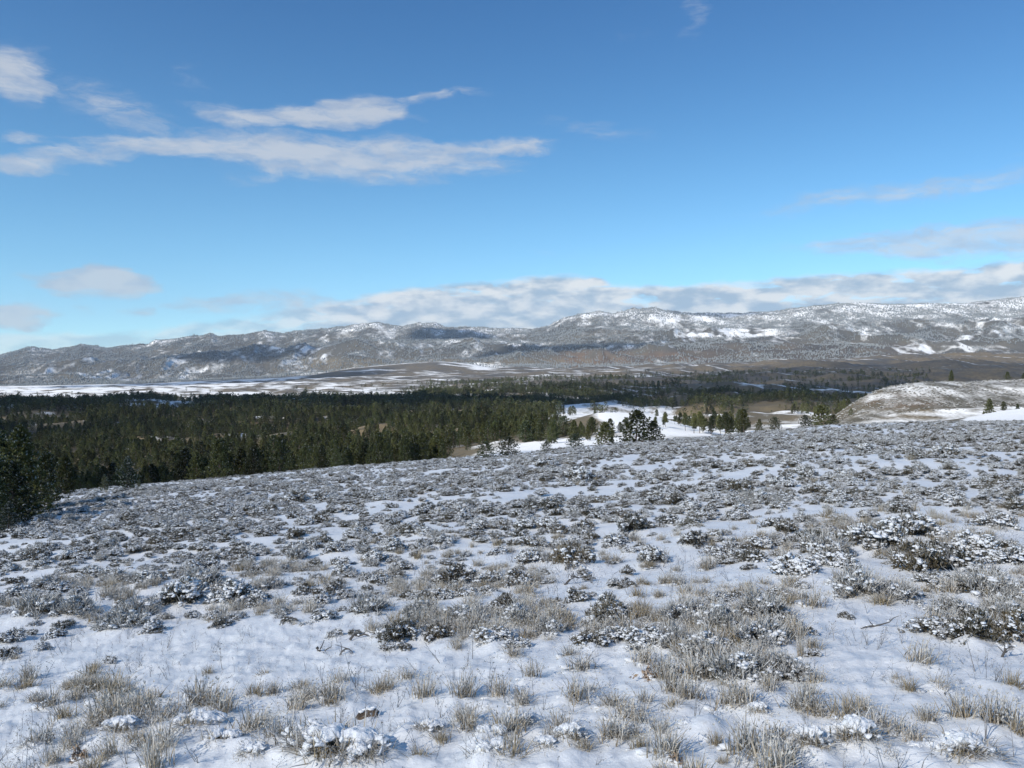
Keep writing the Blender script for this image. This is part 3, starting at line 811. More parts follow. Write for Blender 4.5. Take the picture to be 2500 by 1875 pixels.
PINE_LOW = [pine(300 + i, 18, 2, 6, 0.10, 0.022, wd, br, 0.01, rt, 3) for i, (wd, br, rt) in enumerate([(0.28, 0.12, 0.66), (0.32, 0.10, 0.60), (0.25, 0.18, 0.75)])]
C_LOW = proto_coll('pine_low', [merged('pine_low', [(a, M_bark), (b_, M_needles)]) for a, b_ in PINE_LOW])
M_fartree = frosted('frosted_far_conifers', (0.030, 0.040, 0.034), (0.070, 0.080, 0.062), frost=(0.62, 0.64, 0.66), olive=(0.24, 0.25, 0.24), spread=0.5)
def far_tree(seed):
    rg = np.random.default_rng(seed)
    bd = Bld()
    for h0, h1, r in ((0.05, 0.62, 0.34), (0.40, 1.0, 0.22)):
        a = np.linspace(0, 6.283, 6, endpoint=False) + rg.uniform(0, 1)
        rim = np.stack([np.cos(a) * r * rg.uniform(0.7, 1.25, 6), np.sin(a) * r * rg.uniform(0.7, 1.25, 6), h0 + rg.uniform(-0.05, 0.08, 6)], 1)
        V = np.concatenate([rim, [[rg.normal(0, 0.04), rg.normal(0, 0.04), h1]]])
        bd.add(V, [[j, (j + 1) % 6, 6] for j in range(6)], rg.uniform(0, 1, 7), np.concatenate([rg.uniform(0, 0.25, 6), [0.45]]))
    return bd
C_FAR = proto_coll('far_tree', [far_tree(i).mesh('far_tree', M_fartree) for i in range(4)])

# ------------------------------------------------------------------ sagebrush (width 1)
def sagebrush(seed, tone):
    rg = np.random.default_rng(seed)
    st = Bld(); lf = Bld(); sn = Bld()
    ntip = 120
    frost_amt = {'d': 0.06, 'm': 0.15, 'p': 0.36}[tone]
    snow_p = {'d': 0.26, 'm': 0.64, 'p': 0.26}[tone]
    hgt = {'d': 0.36, 'm': 0.34, 'p': 0.35}[tone]
    lob = rg.uniform(0, 6.28, 3)
    for i in range(ntip):
        a = i * 2.39996 + rg.normal(0, 0.3)
        r = 0.5 * math.sqrt((i + 0.5) / ntip) * (1 + 0.2 * math.sin(3 * a + lob[0]) + 0.12 * math.sin(5 * a + lob[1])) * rg.uniform(0.85, 1.1)
        hz = hgt * (1 - (r / 0.62) ** 2) ** 0.5 if r < 0.6 else 0.05
        hz = max(0.07, hz * rg.uniform(0.72, 1.12) * (1 + 0.22 * math.sin(2 * a + lob[2])))
        tip = np.array([r * math.cos(a), r * math.sin(a) * 0.85, hz])
        if i % 3 == 0:
            mid = tip * np.array([0.55, 0.55, 0.42]) + rg.normal(0, 0.015, 3)
            st.tube([(tip[0] * 0.08, tip[1] * 0.08, -0.02), mid, tip], [0.014, 0.008, 0.003], 3, rg.uniform(0, 1), 0.05)
        out = unit(np.array([tip[0], tip[1], 0.25]))
        nl = 15
        dirs = unit(rg.normal(size=(nl, 3)) * 0.55 + out * 0.4 + np.array([0, 0, 0.7]))
        base = tip - out * 0.02 + rg.normal(0, 0.018, (nl, 3)) - np.array([0, 0, 0.03])
        fr = np.clip(rg.normal(frost_amt, 0.18, nl) + 0.35 * (rg.uniform(size=nl) < frost_amt), 0, 0.95)
        lf.spikes(base, dirs, rg.uniform(0.05, 0.10, nl), 0.0095, np.clip(rg.normal(0.4, 0.25, nl), 0, 1), fr)
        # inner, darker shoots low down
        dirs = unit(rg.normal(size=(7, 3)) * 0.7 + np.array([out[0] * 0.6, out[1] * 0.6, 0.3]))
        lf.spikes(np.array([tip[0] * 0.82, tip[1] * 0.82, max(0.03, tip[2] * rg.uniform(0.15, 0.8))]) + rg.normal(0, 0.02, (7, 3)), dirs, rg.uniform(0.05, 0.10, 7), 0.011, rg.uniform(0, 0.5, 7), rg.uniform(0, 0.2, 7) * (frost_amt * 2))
        if tone == 'p' and rg.uniform() < 0.75 or rg.uniform() < 0.10:
            # upright frosted flower stalks
            for q in range(2):
                tp = tip + np.array([rg.normal(0, 0.05) + out[0] * 0.08, rg.normal(0, 0.05) + out[1] * 0.08, rg.uniform(0.05, 0.18)])
                sd_ = unit(np.cross(tp - tip, rg.normal(size=3)))
                lf.blade([tip, (tip + tp) / 2 + rg.normal(0, 0.008, 3), tp], 0.0065, sd_, rg.uniform(0.6, 1), [0.35, 0.6, 0.8])
        if rg.uniform() < snow_p and hz > 0.10:
            s_ = rg.uniform(0.018, 0.050)
            sn.blob(tip + np.array([0, 0, 0.004]), (s_ * rg.uniform(1.0, 1.9), s_ * rg.uniform(0.9, 1.6), s_ * rg.uniform(0.35, 0.6)), rg)
            for q in range(6):
                s2 = s_ * rg.uniform(0.25, 0.6)
                sn.blob(tip + np.array([rg.normal(0, 1.2 * s_), rg.normal(0, 1.2 * s_), -0.45 * s_ + rg.normal(0, 0.25 * s_)]), (s2 * rg.uniform(1, 1.8), s2 * rg.uniform(1, 1.6), s2 * 0.7), rg)
    for q in range({'d': 1, 'm': 4, 'p': 2}[tone]):   # soft pads bridging the twigs
        a = rg.uniform(0, 6.283); r = rg.uniform(0.05, 0.36)
        s_ = rg.uniform(0.06, 0.115)
        hz = hgt * math.sqrt(max(0.1, 1 - (r / 0.6) ** 2))
        c_ = np.array([r * math.cos(a), r * math.sin(a) * 0.85, hz * 0.94])
        for w_ in range(7):
            s2 = s_ * rg.uniform(0.3, 0.6)
            sn.blob(c_ + np.array([rg.normal(0, 0.75 * s_), rg.normal(0, 0.55 * s_), rg.normal(0, 0.14 * s_)]), (s2 * rg.uniform(0.8, 1.6), s2 * rg.uniform(0.8, 1.3), s2 * rg.uniform(0.4, 0.7)), rg)
    return st, lf, sn
SAGE = {}; SAGE_M = {}
flat = []
for k, tone in enumerate('dmp'):
    SAGE[tone] = [sagebrush(400 + 10 * k + i, tone) for i in range(4)]
    SAGE_M[tone] = [(a.mesh('stems', M_twig), b_.mesh('leaves', M_sage), c_.mesh('snow', M_snowcap, True)) for a, b_, c_ in SAGE[tone]]
    flat += [merged('sage', [(a, M_twig), (b_, M_sage), (c_, M_snowcap)]) for a, b_, c_ in SAGE[tone]]
C_SAGE = proto_coll('sage', flat)

# ------------------------------------------------------------------ grass tufts (width 1, height 1)
def remeshed(bd, name, voxel):
    tmp = bpy.data.objects.new('tmp', bd.mesh('tmp', M_snowcap))
    COL.objects.link(tmp)
    md = tmp.modifiers.new('r', 'REMESH'); md.mode = 'VOXEL'; md.voxel_size = voxel
    md2 = tmp.modifiers.new('s', 'SMOOTH'); md2.iterations = 3; md2.factor = 0.5
    dg = bpy.context.evaluated_depsgraph_get()
    me = bpy.data.meshes.new_from_object(tmp.evaluated_get(dg))
    me.name = name
    co = np.empty(len(me.vertices) * 3, dtype=np.float32)
    me.vertices.foreach_get('co', co)
    co = co.reshape(-1, 3)
    k_ = fbm(co[:, 0] * 7 + co[:, 2] * 3, co[:, 1] * 7 - co[:, 2] * 4, 3, 11, 0.6)
    co = co * (1 + 0.0 * k_[:, None]) + np.stack([0.03 * fbm(co[:, 1] * 8, co[:, 2] * 8, 2, 5), 0.03 * fbm(co[:, 0] * 8, co[:, 2] * 8, 2, 6), 0.055 * k_], 1)
    me.vertices.foreach_set('co', np.ascontiguousarray(co, dtype=np.float32).ravel())
    me.polygons.foreach_set('use_smooth', np.ones(len(me.polygons), dtype=bool))
    me.materials.clear(); me.materials.append(M_snowcap)
    bpy.data.objects.remove(tmp)
    return me
def tuft(seed, kind):
    rg = np.random.default_rng(seed)
    gr = Bld(); sn = Bld()
    n = {'pale': 110, 'tan': 120, 'drape': 330}[kind]
    for i in range(n):
        a = rg.uniform(0, 6.283) if kind != 'drape' or i % 3 == 0 else rg.normal(-1.57, 0.9)
        r0 = rg.uniform(0, 0.14) if kind != 'drape' else rg.uniform(0, 0.30)
        lean = rg.uniform(0.02, 0.42 if kind == 'pale' else 0.48) * (1.0 if kind == 'pale' else 1.1)
        h = rg.uniform(0.5, 1.0 if kind != 'drape' else 1.15) * (1 - 0.55 * lean)
        d = np.array([math.cos(a), math.sin(a), 0])
        o = np.array([rg.normal(0, 0.13), rg.normal(0, 0.11), -0.03]) + d * r0 * 0.4
        droop = {'pale': 0.26, 'tan': 0.22, 'drape': 0.45}[kind] * rg.uniform(0.3, 1.3)
        pts = [o + d * lean * u ** 1.5 * 1.1 + np.array([0, 0, h * (u - droop * u ** 3)]) for u in (0, 0.35, 0.7, 1.0)]
        sd_ = unit(np.cross(d, (0, 0, 1)) + rg.normal(0, 0.4, 3))
        if kind == 'pale':
            fr = np.clip(np.array([0.05, 0.2, 0.42, 0.62]) + rg.normal(0, 0.25), 0, 0.95)
        elif kind == 'tan':
            fr = np.clip(np.array([0.02, 0.05, 0.2, 0.35]) + rg.normal(0, 0.1), 0, 0.8)
        else:
            fr = np.clip(np.array([0.0, 0.05, 0.4, 0.8]) + rg.normal(0, 0.2), 0, 0.95)
        gr.blade(pts, rg.uniform(0.007, 0.013), sd_, rg.uniform(0, 1), fr)
        if kind == 'pale' and rg.uniform() < 0.35:   # small seed head
            gr.spikes(np.array(pts[-1]), unit(rg.normal(size=(4, 3)) * 0.4 + (0, 0, 1)), 0.07, 0.010, 0.7, 0.6)
    if kind == 'drape':
        for i in range(11):   # a pillow of snow over the crown, running down the back
            v_ = i / 10
            s_ = rg.uniform(0.15, 0.23)
            sn.blob(np.array([rg.normal(0, 0.17), 0.0 + 0.42 * v_, 0.50 - 0.50 * v_ + rg.normal(0, 0.03)]), (s_ * rg.uniform(0.7, 1.2), s_ * 1.0, s_ * rg.uniform(0.5, 0.8)), rg, True)
        for i in range(34):   # clots hanging in the blades
            a = rg.uniform(0, 6.283)
            u = rg.uniform(0.3, 1.0)
            s_ = rg.uniform(0.02, 0.055)
            sn.blob(np.array([math.cos(a) * (0.12 + 0.36 * u), math.sin(a) * (0.1 + 0.28 * u), 0.56 - 0.45 * u * u + rg.normal(0, 0.04)]), (s_ * rg.uniform(0.8, 1.8), s_ * rg.uniform(0.8, 1.5), s_ * rg.uniform(0.5, 1.3)), rg)
    else:
        for i in range(7 if kind == 'tan' else 9):
            a = rg.uniform(0, 6.283); r = rg.uniform(0.05, 0.4)
            s_ = rg.uniform(0.04, 0.10)
            sn.blob(np.array([r * math.cos(a), r * math.sin(a), rg.uniform(0.0, 0.10) * (1 - r)]), (s_ * rg.uniform(1.2, 2.2), s_ * rg.uniform(1, 1.8), s_ * 0.45), rg)
    return gr, sn
TUFT = {}; TUFT_M = {}
flat = []
for k, kind in enumerate(('pale', 'tan', 'drape')):
    TUFT[kind] = [tuft(600 + 10 * k + i, kind) for i in range(5)]
    mat = M_pale if kind == 'pale' else M_straw
    TUFT_M[kind] = [(g.mesh('blades', mat), remeshed(s_, 'snow', 0.018) if kind == 'drape' else s_.mesh('snow', M_snowcap, True)) for g, s_ in TUFT[kind]]
    if kind != 'drape':
        flat += [merged('tuft', [(g, mat), (s_, M_snowcap)]) for g, s_ in TUFT[kind]]
C_TUFT = proto_coll('tuft', flat)

# dry stalks (height 1)
def stalk(seed):
    rg = np.random.default_rng(seed)
    bd = Bld()
    for q in range(int(rg.integers(1, 4))):
        o = np.array([rg.normal(0, 0.05), rg.normal(0, 0.05), -0.05])
        top = o + np.array([rg.normal(0, 0.16), rg.normal(0, 0.16), rg.uniform(0.7, 1.05)])
        mid = (o + top) / 2 + rg.normal(0, 0.035, 3)
        bd.tube([o, mid, top], [0.012, 0.009, 0.006], 3, rg.uniform(0, 0.8), [0.05] * 3 + [0.3] * 3 + [0.5] * 3)
        for j in range(int(rg.integers(2, 7))):
            u = rg.uniform(0.35, 1.0)
            p = o + (mid - o) * u * 2 if u < 0.5 else mid + (top - mid) * (u - 0.5) * 2
            e = p + np.array([rg.normal(0, 0.10), rg.normal(0, 0.10), rg.uniform(0.05, 0.17)])
            bd.tube([p, e], [0.006, 0.004], 3, 0.5, 0.35)
            bd.spikes(e, unit(rg.normal(size=(5, 3)) + (0, 0, 0.6)), 0.045, 0.011, 0.4, rg.uniform(0, 0.8, 5))
    return bd
STALK = [stalk(700 + i) for i in range(8)]
STALK_M = [s_.mesh('dry_stalk', M_twig) for s_ in STALK]
C_STALK = proto_coll('stalk', [s_.mesh('stalk', M_twig) for s_ in STALK])

# ------------------------------------------------------------------ scatter for what cannot be counted
def scatter(name, coll, pos, yaw, scl, idx, label, category):
    n = len(pos)
    me = bpy.data.meshes.new(name)
    me.vertices.add(n)
    me.vertices.foreach_set('co', np.ascontiguousarray(pos, dtype=np.float32).ravel())
    a = me.attributes.new('turn', 'FLOAT_VECTOR', 'POINT')
    a.data.foreach_set('vector', np.ascontiguousarray(yaw, dtype=np.float32).ravel())
    a = me.attributes.new('size', 'FLOAT_VECTOR', 'POINT')
    a.data.foreach_set('vector', np.ascontiguousarray(scl, dtype=np.float32).ravel())
    a = me.attributes.new('pick', 'INT', 'POINT')
    a.data.foreach_set('value', np.ascontiguousarray(idx, dtype=np.int32))
    o = link(name, me, kind='stuff', label=label, category=category)
    ng = bpy.data.node_groups.new(name, 'GeometryNodeTree')
    ng.interface.new_socket('Geometry', in_out='INPUT', socket_type='NodeSocketGeometry')
    ng.interface.new_socket('Geometry', in_out='OUTPUT', socket_type='NodeSocketGeometry')
    gi = ng.nodes.new('NodeGroupInput'); go = ng.nodes.new('NodeGroupOutput')
    ci = ng.nodes.new('GeometryNodeCollectionInfo')
    ci.inputs['Collection'].default_value = coll
    ci.inputs['Separate Children'].default_value = True
    ci.inputs['Reset Children'].default_value = True
    ip = ng.nodes.new('GeometryNodeInstanceOnPoints')
    ip.inputs['Pick Instance'].default_value = True
    def na(nm, ty):
        nd = ng.nodes.new('GeometryNodeInputNamedAttribute')
        nd.data_type = ty
        nd.inputs['Name'].default_value = nm
        return nd.outputs['Attribute']
    ng.links.new(gi.outputs[0], ip.inputs['Points'])
    ng.links.new(ci.outputs[0], ip.inputs['Instance'])
    ng.links.new(na('pick', 'INT'), ip.inputs['Instance Index'])
    ng.links.new(na('turn', 'FLOAT_VECTOR'), ip.inputs['Rotation'])
    ng.links.new(na('size', 'FLOAT_VECTOR'), ip.inputs['Scale'])
    ng.links.new(ip.outputs[0], go.inputs[0])
    md = o.modifiers.new('scatter', 'NODES')
    md.node_group = ng
    return o
def turns(n, tilt=0.05):
    return np.stack([rng.normal(0, tilt, n), rng.normal(0, tilt, n), rng.uniform(0, 6.283, n)], 1)

def thing(name, loc, rot, scl, label, category, group):
    e = bpy.data.objects.new(name, None)
    COL.objects.link(e)
    e.empty_display_size = 0.2
    e.location = loc; e.rotation_euler = rot; e.scale = scl
    e['label'] = label; e['category'] = category
    if group:
        e['group'] = group
    return e

# ------------------------------------------------------------------ pines in place
pines = []     # (x, y, z, height, width factor, proto set, index, zone/label, hero)
HERO_PINE = [  # x in the photograph, depth, top in the photograph, shape, width factor, label
    (44, 31, 924, 6, 0.95, 'big dark bushy pine at the left edge, tallest beside the snowy slope'),
    (0, 35, 935, 6, 1.05, 'big dark pine cut by the left edge behind the tallest bushy pine'),
    (-20, 28, 985, 4, 1.0, 'broad dark pine half out of the left edge above the small frosted pine'),
    (98, 40, 975, 6, 0.9, 'dark pine on the right shoulder of the big pines at the left edge'),
    (140, 50, 985, 2, 0.95, 'slender snow-dusted pine, last on the right of the big left-edge pines'),
    (18, 24.5, 1085, 7, 1.0, 'small frosted young pine standing in front of the big left-edge pines'),
    (88, 33, 1040, 4, 1.1, 'low spreading pine at the foot of the big left-edge pines'),
    (28, 28, 1000, 1, 0.9, 'dark dense pine low in front of the tallest left-edge pine'),
    (-8, 26, 1035, 1, 0.9, 'dark dense pine at the left edge just above the small frosted pine'),
    (225, 58, 1026, 7, 0.9, 'little lone pine with a bare thin trunk on the snow'),
    (275, 60, 988, 7, 1.0, 'frosted bushy pine at the upper left end of the snowy slope'),
    (301, 60, 1036, 7, 0.9, 'tiny pine touching the right side of the frosted bushy pine'),
    (1372, 68, 888, 1, 1.45, 'large bushy dark pine on the slope crest in front of the sunlit knoll'),
    (1410, 69, 910, 1, 1.3, 'shorter pine leaning against the large bushy pine on the crest'),
    (1243, 66, 938, 4, 1.5, 'low rounded pine growing alone on the slope crest'),
    (1180, 66, 954, 4, 1.5, 'small shrubby pine on the crest, left of the low rounded pine'),
    (1098, 64, 944, 4, 1.5, 'spreading dark pine on the crest beside the sunlit snow strip'),
    (1050, 63, 955, 4, 1.6, 'low dark pine at the left end of the sunlit snow strip'),
    (1322, 68, 943, 2, 1.0, 'tiny sapling pine left of the large bushy crest pine'),
    (1306, 150, 913, 1, 1.1, 'rounded pine behind the crest at the foot of the sunlit knoll'),
    (1240, 200, 908, 0, 1.1, 'dark pine standing before the brown flank of the sunlit knoll'),
    (1192, 190, 911, 0, 1.0, 'dark pine left of the brown flank of the sunlit knoll'),
    (1270, 195, 918, 2, 0.9, 'slim pine between two darker pines below the sunlit knoll'),
    (2055, 485, 800, 2, 0.9, 'lone slim pine on top of the brown hill at the right'),
    (2176, 490, 803, 3, 1.0, 'round-topped pine on the ridge of the brown hill, near the right edge'),
    (2211, 490, 806, 0, 0.9, 'pine on the ridge of the brown hill cut by the right edge'),
    (2137, 300, 862, 0, 1.0, 'dark cone-shaped pine at the right foot of the brown hill'),
    (2124, 300, 888, 2, 0.9, 'short pine pressed against the dark cone-shaped pine below the brown hill'),
    (2168, 330, 868, 5, 0.9, 'sparse tall pine right of the dark cone-shaped pine below the brown hill'),
    (2198, 340, 872, 0, 0.9, 'pine above the small bright knoll at the right edge'),
    (1673, 250, 902, 4, 1.0, 'rounded olive pine on the crest before the small grey knoll'),
    (1640, 260, 906, 1, 0.8, 'short pine left of the rounded olive pine on the crest'),
    (1608, 270, 896, 5, 0.8, 'thin pine with bare lower trunk at the right end of the crest grove'),
    (1772, 260, 876, 3, 1.3, 'tall open pine at the left foot of the brown hill'),
    (1740, 250, 898, 4, 1.0, 'bushy olive pine below the tall open pine at the foot of the brown hill'),
    (1800, 262, 896, 4, 1.0, 'bushy olive pine right of the tall open pine at the brown hill foot'),
    (1838, 430, 882, 1, 1.0, 'small round pine on the left flank of the brown hill'),
]
for pxx, yd, topy, pi, wf, lab in HERO_PINE:
    x = (pxx - HX) / F * yd
    z = ground1(x, yd)
    h = max(0.6, CAMZ + (HY - topy) / F * yd - z)
    pines.append((x, yd, z - 0.03 * h, h * 1.03, wf, 'hi', pi, lab, True))
rg = np.random.default_rng(31)
for i in range(36):
    pxx = 1418 + 195 * i / 35 + rg.normal(0, 5); yd = rg.uniform(235, 300)
    x = (pxx - HX) / F * yd; z = ground1(x, yd)
    top_ = rg.uniform(884, 908)
    pines.append((x, yd, z, CAMZ + (HY - top_) / F * yd - z, 0.85, 'hi', 5 if i % 3 else 3, 'bare-trunked pine in the grove right of the sunlit knoll', False))
for i in range(26):
    pxx = 1130 + 220 * i / 25 + rg.normal(0, 5); yd = rg.uniform(200, 228)
    x = (pxx - HX) / F * yd; z = ground1(x, yd)
    pines.append((x, yd, z - 0.2, CAMZ + (HY - rg.uniform(898, 926)) / F * yd - z, 1.1, 'hi', int(rg.integers(0, 5)), 'dark pine in the row before the sunlit knoll', False))
# random woods
N = 92000
yy = np.sqrt(rg.uniform(118 ** 2, 1350 ** 2, N))
xx = rg.uniform(-0.74, 0.72, N) * yy
CLEAR = [(560, 905, 60, 7), (1010, 893, 70, 7), (880, 882, 60, 5), (660, 932, 55, 6), (330, 880, 90, 6), (930, 925, 45, 6), (450, 950, 40, 6), (1120, 905, 40, 7), (120, 905, 70, 6)]
def clearing(px, py, yy):
    m = np.zeros_like(px)
    for cx_, cy_, hw, hh in CLEAR:
        m = np.maximum(m, np.exp(-(((px - cx_) / hw) ** 2 + ((py - cy_) / hh) ** 2) * 1.2))
    return m * (yy > 240) * (yy < 1150)
def belts(xx, yy):
    zz = ground(xx, yy)
    px, py = screen(xx, yy, zz)
    n1 = fbm(xx / 60.0, yy / 60.0, 3, 81); n2 = fbm(xx / 160.0, yy / 130.0, 3, 83)
    lim = np.interp(px, [-300, 150, 640, 900, 1000, 1080, 1160, 1250, 1600], [1300, 1300, 1250, 1250, 1200, 1150, 1120, 1100, 1100])
    p = (1 - sstep(1060, 1215, px)) * sstep(112, 160, yy) * np.clip(0.80 + 1.3 * n1 + 0.9 * n2, 0.03, 1)
    p = np.where(px > 960, p * sstep(190, 250, yy), p)
    # clearings
    p *= 1 - 0.86 * box(px, py, 250, 440, 868, 892, 30, 4) - 0.0
    p *= 1 - 0.70 * box(px, py, 745, 855, 905, 962, 14, 8) * (yy > 300) * (yy < 520)
    p *= 1 - 0.78 * sstep(0.25, 0.6, clearing(px, py, yy))
    p *= 1 - 0.7 * (n2 < -0.42)
    p *= 1 - 0.97 * box(px, py, -300, 420, 1000, 1200, 40, 15) * (yy < 165)
    p *= 1 - sstep(1170, 1230, px) * box(px, py, 1000, 1640, 880, 1000, 10, 4) * (yy < 400)
    # belts further to the right
    p = np.maximum(p, 0.95 * box(px, py, 880, 1760, 838, 880, 40, 5) * (yy > 700) * np.clip(0.5 + 1.6 * n2 + 0.8 * n1, 0, 1))
    p = np.maximum(p, 0.35 * box(px, py, 1100, 1900, 866, 900, 40, 5) * (yy > 500) * np.clip(0.1 + 1.4 * n1 + 0.6 * n2, 0, 1))
    p = np.maximum(p, 0.5 * box(px, py, 1000, 1190, 870, 950, 30, 6) * (yy > 330))
    return zz, px, py, p
zz, px, py, p = belts(xx, yy)
p *= np.where(yy < 260, 0.85, np.where(yy < 700, 0.80, 0.70))
keep = rg.uniform(0, 1, N) < p
hgt = rg.uniform(6.5, 12.5, N) * np.interp(yy, [120, 200, 450, 800], [0.50, 0.55, 0.62, 0.85])
hgt *= np.where(rg.uniform(size=N) < 0.18, 0.5, 1.0) * np.where(rg.uniform(size=N) < 0.07, 1.3, 1.0)
wid = rg.uniform(0.9, 1.3, N)
for i in np.nonzero(keep)[0]:
    pines.append((xx[i], yy[i], zz[i], hgt[i], wid[i], 'mid', int(rg.integers(0, 5)), None, False))
# scattered pines on the far rise
N2 = 26000
yf = np.sqrt(rg.uniform(1150 ** 2, 2600 ** 2, N2)); xf = rg.uniform(-0.7, 0.72, N2) * yf
zf = ground(xf, yf); pf, qf = screen(xf, yf, zf)
n1 = fbm(xf / 110.0, yf / 90.0, 3, 85); n2 = fbm(xf / 420.0, yf / 260.0, 3, 86)
pr = 0.95 * box(pf, qf, 900, 2000, 803, 870, 60, 8) * np.clip(0.26 + 0.95 * n1 + 0.75 * n2, 0.035, 1)
pr = np.maximum(pr, 0.012 * box(pf, qf, 520, 1000, 822, 850, 60, 6))
pr = np.maximum(pr, 0.004 * box(pf, qf, -100, 600, 830, 866, 60, 6))
kf = rg.uniform(size=N2) < pr
hf = rg.uniform(8, 14, N2) * np.where(rg.uniform(size=N2) < 0.3, 0.55, 1)

def visible_px(x, y, z, h):
    return h / y * F
order = sorted(range(len(pines)), key=lambda i: (-int(pines[i][8] or pines[i][5] == 'hi'), -pines[i][3] / pines[i][1]))
single = [i for i in order if -0.68 < pines[i][0] / pines[i][1] < 0.66][:300]
sset = set(single)
def zone(x, y):
    q = HX + F * x / y
    if y < 230:
        if q < 420:
            return 'dark pine in the front rows left of the slope'
        if q < 720:
            return 'dark pine in the front rows along the slope edge'
        return 'dark pine near the sunlit snow strip'
    if q < 700:
        return 'dark pine behind the front rows at left'
    return 'olive pine in the wood left of the knoll'
ORD = 'first second third fourth fifth sixth seventh eighth ninth tenth eleventh twelfth thirteenth fourteenth fifteenth sixteenth seventeenth eighteenth nineteenth twentieth'.split()
plab = {}
for i in single:
    x, y, z, h, wf, st_, pi, lab, hero = pines[i]
    if not hero:
        hp = h / y * F
        word = ('tall ' if hp > 88 else 'short ' if hp < 55 else 'middling ') if st_ != 'hi' else ('tall ' if hp > 45 else 'short ')
        plab.setdefault(word + (lab or zone(x, y)), []).append(i)
def split_runs(groups, depth):
    out_ = {}
    for lab, ids in groups.items():
        n = (len(ids) + 19) // 20
        if n == 1:
            out_[lab] = ids
            continue
        ids = sorted(ids, key=depth)
        words = {2: ('nearer', 'farther'), 3: ('nearest', 'middle-distance', 'farthest'), 4: ('nearest', 'nearer', 'farther', 'farthest')}[min(n, 4)]
        n = min(n, 4)
        for k in range(n):
            out_[words[k] + ' ' + lab] = ids[k * len(ids) // n:(k + 1) * len(ids) // n]
    return out_
plab = split_runs(plab, lambda i: pines[i][1])
pine_label = {}
for lab, ids in plab.items():
    ids.sort(key=lambda i: pines[i][0] / pines[i][1])
    for k, i in enumerate(ids):
        pine_label[i] = lab if len(ids) == 1 or len(ids) > 20 else lab + ', ' + ORD[k] + ' from left'
for i in single:
    x, y, z, h, wf, st_, pi, lab, hero = pines[i]
    lab = pine_label.get(i, lab)
    tr_me, cr_me = (PINE_HI_M if st_ == 'hi' else PINE_HI_M[:4] if y < 200 else PINE_MID_M)[pi % (8 if st_ == 'hi' else 4 if y < 200 else 5)]
    g = None if hero else ('pines of the grove on the crest' if st_ == 'hi' else 'pines of the wood below the slope')
    wn = wf if st_ == 'hi' or y >= 200 else wf * 0.85
    e = thing('pine_tree', (x, y, z), (random.gauss(0, .02), random.gauss(0, .02), random.uniform(0, 6.28)), (h * wn, h * wn, h), lab or zone(x, y), 'tree', g)
    link('trunk', tr_me, e); link('crown', cr_me, e)
rest = [p_ for i, p_ in enumerate(pines) if i not in sset]
R_ = np.array([[p_[0], p_[1], p_[2], p_[3], p_[4], p_[6]] for p_ in rest], float)
nearR = R_[:, 1] < 750
def wood(name, A, coll, nproto, label):
    scatter(name, coll, A[:, :3], turns(len(A), 0.02), np.stack([A[:, 3] * A[:, 4], A[:, 3] * A[:, 4], A[:, 3]], 1), (A[:, 5].astype(int)) % nproto, label, 'forest')
wood('pine_forest', R_[nearR], C_MID, 5, 'dense dark pine forest filling the hollow behind the snowy slope')
far_rest = np.concatenate([R_[~nearR], np.stack([xf[kf], yf[kf], zf[kf], hf[kf], rg.uniform(0.9, 1.25, kf.sum()), rg.integers(0, 3, kf.sum())], 1)])
wood('distant_pines', far_rest, C_LOW, 3, 'dark far-off pines strewn over the rise before the valley')
# frosted woods on the mountains
N3 = 210000
ym = np.sqrt(rg.uniform(4350 ** 2, 7700 ** 2, N3)); xm = rg.uniform(-0.72, 0.72, N3) * ym
zm = ground(xm, ym); pm, qm = screen(xm, ym, zm)
n1 = fbm(xm / 260.0, ym / 330.0, 4, 95); n2 = fbm(xm / 1100.0, ym / 900.0, 3, 96)
pr = np.clip(0.62 + 0.75 * n1 + 0.5 * n2, 0.06, 1)
pr *= 1 - 0.95 * box(pm, qm, 1475, 1680, 710, 728, 15, 3); pr *= 1 - 0.95 * box(pm, qm, 1905, 2110, 738, 770, 30, 5); pr *= 1 - 0.95 * box(pm, qm, 2130, 2600, 742, 766, 20, 4)
pr *= 1 - 0.97 * ((qm > 716) & (qm < 743) & (np.abs(pm - 1866) < (qm - 714) * 0.9))
pr *= 1 - 0.75 * box(pm, qm, 640, 1110, 778, 812, 30, 4) * (ym < 4800)
pr *= 1 - 0.5 * box(pm, qm, 1190, 2000, 750, 800, 60, 8)
km = rg.uniform(size=N3) < pr
hm_ = rg.uniform(6, 13, km.sum())
scatter('mountain_forest', C_FAR, np.stack([xm[km], ym[km], zm[km] - 0.4], 1), turns(km.sum(), 0.02), np.stack([hm_ * 1.05, hm_ * 1.05, hm_], 1), rg.integers(0, 4, km.sum()), 'frosted conifer forest covering the distant mountain slopes', 'forest')
# low dots of scrub on the brown hill
N4 = 5200
yk = rg.uniform(395, 560, N4); xk = rg.uniform(0.38, 0.72, N4) * yk
zk = ground(xk, yk); pk, qk = screen(xk, yk, zk)
kk = rg.uniform(size=N4) < np.clip(0.45 + 0.8 * fbm(xk / 30, yk / 30, 3, 44), 0, 1) * (pk > 1810)
sk = rg.uniform(0.5, 1.5, kk.sum())
scatter('hill_scrub', C_SAGE, np.stack([xk[kk], yk[kk], zk[kk]], 1), turns(kk.sum()), np.stack([sk, sk, sk], 1), rg.integers(0, 8, kk.sum()), 'low dark scrub dotted over the brown hill at the right', 'scrub')

